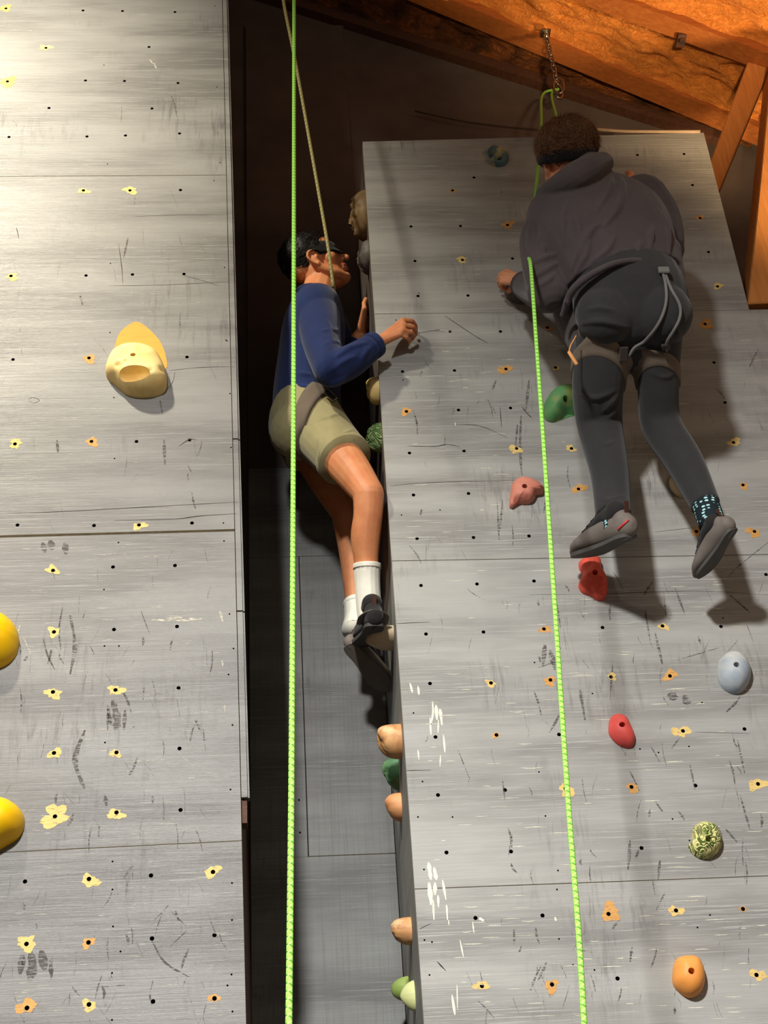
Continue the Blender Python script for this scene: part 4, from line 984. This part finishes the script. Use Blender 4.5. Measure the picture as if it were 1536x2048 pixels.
# trousers
B = bmesh.new()
tube(B, [at(1250, 535, 3.27), at(1260, 590, 3.26), at(1264, 640, 3.28), at(1260, 680, 3.32)], [(.150, .115), (.172, .135), (.172, .125), (.160, .095)], n=24, side=SD)
ball(B, at(1214, 632, 3.225), (.092, .082, .090)); ball(B, at(1318, 628, 3.225), (.098, .085, .098))
tube(B, [at(1206, 680, 3.31), at(1196, 775, 3.40), at(1200, 852, 3.49), at(1219, 945, 3.46), at(1227, 1034, 3.415)], [.084, .076, .068, .056, .050], n=20, cap='flat')
tube(B, [at(1310, 680, 3.31), at(1316, 770, 3.40), at(1323, 850, 3.48), at(1369, 925, 3.455), at(1412, 1012, 3.41)], [.080, .062, .060, .055, .042], n=20, cap='flat')
ridges(B, [(0.0096, (1150,782),(1190,796),(1230,782)), (0.0084, (1205,826),(1222,806),(1236,792)), (0.0084, (1236,808),(1222,830),(1200,842)), (0.0096, (1158,648),(1204,643),(1262,657)), (0.0084, (1170,620),(1200,616),(1230,622)),
           (.006, (1196,985),(1214,1000),(1246,990)), (.006, (1194,1020),(1220,1026),(1250,1018)), (.006, (1192,870),(1210,890),(1230,880)), (.006, (1300,745),(1330,755),(1350,745)), (.006, (1340,640),(1355,660),(1360,690))])
mt = remesh(B, .0048, 5); tr = link('trousers', mt, M['black_knit'], pr); tb_ = bvh_of(mt)
# harness
wrap_band('leg_loop', tb_, at(1200, 742, 3.36), (.34, .0, 1), .031, M['web_brown'], pr, thick=.004, cap_bv=leg_bv([at(1208, 640, 3.30), at(1203, 690, 3.315), at(1196, 775, 3.40)], [.088, .084, .074]), cap=.022)
wrap_band('leg_loop', tb_, at(1314, 748, 3.36), (.12, .0, 1), .026, M['web_brown'], pr, thick=.004, cap_bv=leg_bv([at(1312, 640, 3.30), at(1313, 695, 3.32), at(1316, 770, 3.40)], [.080, .074, .060]), cap=.018)
for nm, bv_, c_, pix in (('buckle', tb_, None, [(1246, 706), (1252, 704)]), ('buckle', tb_, None, [(1330, 688), (1331, 698)])):
    p_, nn = surf(tb_, *pix[0], .010); b = bmesh.new(); box(b, (-.012, -.004, -.022), (.012, .004, .022)); bmesh.ops.bevel(b, geom=list(b.edges), offset=.002, segments=1, affect='EDGES')
    b.transform(Matrix.Translation(p_) @ nn.to_track_quat('-Y', 'Z').to_matrix().to_4x4()); obj(nm, b, M['web_dark'], pr, smooth=False)
on_surface('elastic_riser', tb_, [(1321, 545), (1331, 580), (1330, 615), (1314, 652), (1290, 678), (1268, 692), (1258, 708)], .0044, M['cord'], pr, .008)
on_surface('elastic_riser', tb_, [(1325, 545), (1340, 582), (1356, 610), (1357, 635), (1345, 660), (1333, 678), (1331, 700)], .0044, M['cord'], pr, .008)
p_, nn = surf(tb_, 1323, 545, .012); b = bmesh.new(); box(b, (-.016, -.005, -.012), (.016, .005, .012)); bmesh.ops.bevel(b, geom=list(b.edges), offset=.003, segments=1, affect='EDGES')
b.transform(Matrix.Translation(p_)); obj('plastic_clip', b, M['cord'], pr, smooth=False)
b = bmesh.new(); tube(b, [at(1152, 672, 3.24), at(1141, 692, 3.23), at(1138, 704, 3.23)], .0022, n=6); tube(b, [at(1138, 704, 3.23), at(1144, 714, 3.232), at(1153, 728, 3.24)], [(.003, .006)]*3, n=6); tag(obj('strap_tail', b, M['tag_orange'], pr), 'loose strap tail with an orange tip')
# socks and shoes
SH = dict(rand=M['rubber'], sole=M['rubber_dark'], upper=M['shoe_black'], lace=M['band'], tab=M['tab_brown'])
b = bmesh.new(); tube(b, [at(1229, 1028, 3.42), at(1236, 1062, 3.41)], [.043, .042], n=20, cap='flat'); obj('sock', b, M['sock_dots'], pr)
b = bmesh.new(); tube(b, [at(1411, 1008, 3.41), at(1425, 1050, 3.40)], [.038, .038], n=20, cap='flat'); obj('sock', b, M['sock_dots'], pr)
s1, Ms1 = shoe(pr, heelL, toeL, UPL, SH)
s2, Ms2 = shoe(pr, heelR, toeR, UPR, SH)
b = bmesh.new()
bs = bvh_of(s1.data); q = []
on_surface('red_stripe', bs, [(1237, 1058), (1246, 1050), (1256, 1041)], .0030, M['red_print'], s1, .001)

# ================================================================== the climber in navy
DL = .08
def al(u, v, y): return at(u, v, y+DL)
B = bmesh.new()
HO2 = V((.1203, 3.84, 5.212))
HMl = frame(HO2, (.895, -.12, .43), (-.44, -.20, .87), .92)
head(B, HMl)
nk = al(632, 600, 3.765)
tube(B, [HMl @ V((-.015, 0, -.01)), HMl @ V((-.02, 0, -.075)), nk], [.056, .056, .062], n=14)
S2 = V((0, 1, 0))
tube(B, [nk, al(630, 645, 3.79), al(622, 690, 3.80), al(614, 760, 3.81), al(606, 820, 3.82)], [(.06, .055), (.125, .070), (.13, .08), (.13, .085), (.14, .10)], n=18, side=S2)
shR2, elR2, wR2 = al(638, 645, 3.645), al(662, 740, 3.53), at(757, 685, 3.610)
tube(B, [shR2+V((0, .03, -.01)), elR2], [.042, .036]); tube(B, [elR2, elR2.lerp(wR2, .4), wR2], [.038, .036, .024])
hand(B, wR2, [at(806, 641, 3.606), at(808, 651, 3.598), at(806, 661, 3.594), at(800, 669, 3.597)],
     [[at(824, 642, 3.612), at(831, 651, 3.636), at(832, 661, 3.655)], [at(826, 654, 3.606), at(832, 663, 3.634), at(831, 670, 3.655)],
      [at(823, 665, 3.604), at(828, 672, 3.630), at(825, 678, 3.650)], [at(813, 675, 3.606), at(820, 681, 3.628), at(818, 685, 3.646)]],
     [at(782, 664, 3.630), at(800, 662, 3.646), at(816, 660, 3.655)])
shL2, elL2, wL2 = al(648, 622, 3.95), al(690, 720, 3.93), al(720, 672, 3.90)
tube(B, [shL2, elL2], [.048, .036]); tube(B, [elL2, wL2], [.036, .026])
hx = .285
kl = [V((hx, 3.88+.019*i, al(728, 648, 3.88).z-.003*i)) for i in range(4)]
hand(B, wL2, kl, [[k+V((.0, .006, .030)), k+V((.008, .008, .052))] for k in kl], [wL2+V((.02, -.02, .03)), wL2+V((.03, -.03, .055))])
hR, kn, an = al(617, 835, 3.75), al(737, 988, 3.575), al(737, 1200, 3.70)
tube(B, [hR, al(655, 885, 3.69), al(698, 935, 3.625), kn], [.082, .072, .062, .047], n=18)
tube(B, [kn, al(736, 1030, 3.60), al(731, 1075, 3.635), al(733, 1130, 3.67), an], [.047, .044, .0445, .036, .032], n=18)
ball(B, al(741, 988, 3.565), .031); tube(B, [al(748, 1008, 3.57), al(741, 1040, 3.59)], [.020, .018])
hL, kn2, an2 = al(604, 850, 3.90), al(690, 1025, 3.94), al(714, 1225, 3.93)
tube(B, [hL, al(645, 945, 3.93), kn2], [.080, .062, .046], n=18); tube(B, [kn2, al(704, 1100, 3.97), an2], [.046, .044, .032], n=18)
hL_h, hL_t = al(694, 1290, 3.84), al(780, 1382, 3.965)
hR_h = al(751, 1252, 3.63); hR_t = hR_h+V((-.10, .93, .26)).normalized()*.235
for a, he, to in ((an, hR_h, hR_t), (an2, hL_h, hL_t)):
    fu = V((0, -.27, .96)) if a is an else V((.55, .62, .60)).normalized()
    tube(B, [a, he.lerp(to, .22)+fu*.035, he.lerp(to, .45)+fu*.03, he.lerp(to, .62)+fu*.022], [.026, .018, .016, .010])
mb2 = remesh(B, .0032, 5); pl = link('person', mb2, [M['skin_l'], M['lip']])
lc = HMl @ V((.100, 0, -.058))
for p in mb2.polygons:
    q = HMl.inverted() @ p.center
    if q.x > .090 and abs(q.y) < .026 and -.078 < q.z < -.044: p.material_index = 1
tag(pl, 'climber in navy sweater and khaki shorts, blindfolded and looking up, wedged in the dark gap', 'person')
hb2 = bvh_of(mb2)
def t_l(c):
    x, y, z = c
    if x > .050 and z < .075: return False
    if z < -.040: return False
    if -.030 < x and z < .030+max(0, x)*.3: return False
    return True
hair(HMl, t_l, M['hair_dark'], pl, grow=.005, n_str=2600, length=.024, rad=.0011, vol=lambda c: .010*max(0, min(1, (c.z-.04)/.06)), rough=.3, flow=lambda p: V((-.06, p.y, -.03)))
wrap_band('blindfold', hb2, HMl @ V((0, 0, .032)), HMl.to_3x3() @ V((.10, 0, 1)), .040, M['band'], pl, thick=.005, wfun=lambda d: 1.2 if d.dot(HMl.to_3x3() @ V((1, 0, 0))) > .3 else .62)
# sweater
B = bmesh.new()
tube(B, [al(634, 588, 3.765), al(633, 618, 3.775), al(628, 660, 3.79), al(620, 718, 3.81), al(614, 785, 3.815), al(614, 838, 3.82)], [(.070, .066), (.140, .090), (.170, .108), (.164, .108), (.166, .112), (.168, .116)], n=26, side=S2, cap='flat')
tube(B, [al(633, 622, 3.755), al(635, 632, 3.71), al(640, 655, 3.655), al(646, 695, 3.595), elR2], [.072, .076, .070, .061, .056], n=20); tube(B, [elR2, al(702, 722, 3.53), at(746, 692, 3.605)], [.057, .053, .041], n=18, cap='flat')
tube(B, [shL2, elL2], [.070, .054]); tube(B, [elL2, elL2.lerp(wL2, .75)], [.054, .042], cap='flat')
ridges(B, [(0.0078, (640,663),(668,660),(696,664)), (0.0104, (672,714),(698,697),(735,684)), (0.0091, (720,728),(732,704),(744,692)), (0.0091, (664,740),(690,722),(712,712)), (0.0078, (648,690),(670,684),(690,690)),
           (0.0091, (596,770),(620,776),(650,768)), (0.0091, (594,745),(622,750),(648,742)), (0.0078, (652,772),(676,764),(700,748)), (0.0078, (655,640),(662,670),(660,700))])
ms = remesh(B, .0045, 12); sw = link('sweater', ms, M['navy'], pl)
b = bmesh.new(); c1 = at(742, 694, 3.604); tube(b, [c1, c1+(wR2-c1).normalized()*.024], [.044, .042], n=22, cap='flat'); obj('cuff', b, M['navy'], sw)
b = bmesh.new(); ci = [(nk+V((0, 0, .004)))+V((.066*math.cos(a), .066*math.sin(a), -.018*math.cos(a))) for a in np.linspace(0, 2*math.pi, 25)]; tube(b, ci, .009, n=8, sub=1, cap='none'); obj('collar', b, M['navy'], sw)
# shorts
B = bmesh.new()
tube(B, [al(610, 822, 3.815), al(608, 845, 3.815), al(610, 868, 3.815)], [(.158, .106), (.166, .116), (.156, .116)], n=24, side=S2, cap='flat')
ball(B, al(600, 862, 3.74), .096); ball(B, al(598, 866, 3.89), .094)
tube(B, [al(617, 830, 3.745), al(652, 876, 3.69), al(688, 918, 3.638)], [.104, .094, .086], n=22, cap='flat')
tube(B, [hL, al(622, 915, 3.91)], [.100, .088], n=22, cap='flat')
ridges(B, [(.007, (636,840),(664,832),(688,822)), (.008, (690,884),(708,878),(724,874)), (.007, (684,868),(704,860),(720,852)), (.006, (655,880),(668,900),(672,925)), (.007, (640,870),(640,900),(636,930)), (.006, (590,780),(580,820),(586,870)), (.006, (680,896),(704,892),(726,884))])
mo = remesh(B, .0045, 5); so = link('shorts', mo, M['khaki'], pl); sb = bvh_of(mo)
b = bmesh.new(); ax = (al(688, 918, 3.638)-al(652, 876, 3.69)).normalized(); tube(b, [al(688, 918, 3.638)-ax*.016, al(688, 918, 3.638)+ax*.006], [.0885, .0875], n=30, cap='flat'); obj('hem', b, M['khaki'], so)
# harness of the navy climber
wrap_band('leg_loop', leg_bv([al(590, 810, 3.77), al(617, 835, 3.745), al(652, 876, 3.69)], [.112, .108, .098]), al(630, 852, 3.722), (.86, -.30, -.36), .060, M['web_brown'], pl, thick=.006)
p_, nn = surf(sb, 657, 800, .016)
if p_: b = bmesh.new(); box(b, (-.010, -.005, -.024), (.010, .005, .024)); bmesh.ops.bevel(b, geom=list(b.edges), offset=.002, segments=1, affect='EDGES'); b.transform(Matrix.Translation(p_) @ Matrix.Rotation(math.radians(-40), 4, 'Y')); obj('buckle', b, M['metal'], pl, smooth=False)
# ribbed socks
def sock(pts, rad):
    b = bmesh.new(); tube(b, pts, rad, n=48, sub=8, cap='flat')
    for i, v in enumerate(b.verts):
        if i % 48 % 2: v.co += V((0, 0, 0))
    b.normal_update()
    for i, v in enumerate(list(b.verts)):
        if (i % 48) % 3 == 0: v.co -= v.normal*.0012
    o = obj('sock', b, M['sock'], pl); b = bmesh.new(); d = (pts[1]-pts[0]).normalized(); tube(b, [pts[0]-d*.002, pts[0]+d*.012], [rad[0]+.0016]*2, n=40, cap='flat'); obj('sock_cuff', b, M['sock'], o); return o
sock([al(734, 1130, 3.67), al(735, 1170, 3.69), al(738, 1215, 3.705), al(742, 1245, 3.70)], [.040, .0375, .037, .036])
sock([al(714, 1206, 3.932), al(715, 1235, 3.925), al(709, 1262, 3.895)], [.041, .041, .040])
SH2 = dict(rand=M['rubber_dark'], sole=M['rubber_dark'], upper=M['shoe_black'], lace=M['band'], tab=M['tab_brown'])
SH3 = dict(rand=M['rubber'], sole=M['rubber'], upper=M['shoe_black'], lace=M['band'], tab=M['tab_brown'])
SH2['rand'] = M['shoe_black']
s3, Ms3 = shoe(pl, hR_h, hR_t, (.0, -.27, .96), SH2)
b = bmesh.new(); tube(b, [Ms3 @ V(p) for p in ((.06, -.034, .020), (.02, -.030, .034), (-.002, 0, .044), (.02, .030, .034), (.06, .034, .020))], [(.003, .011)]*5, n=8, sub=5, side=Ms3.to_3x3() @ V((0, 0, 1))); 
tag(obj('heel_rand', b, M['rubber'], s3), 'grey rubber band round the heel')
s4, Ms4 = shoe(pl, hL_h, hL_t, (.55, .62, .60), SH3)
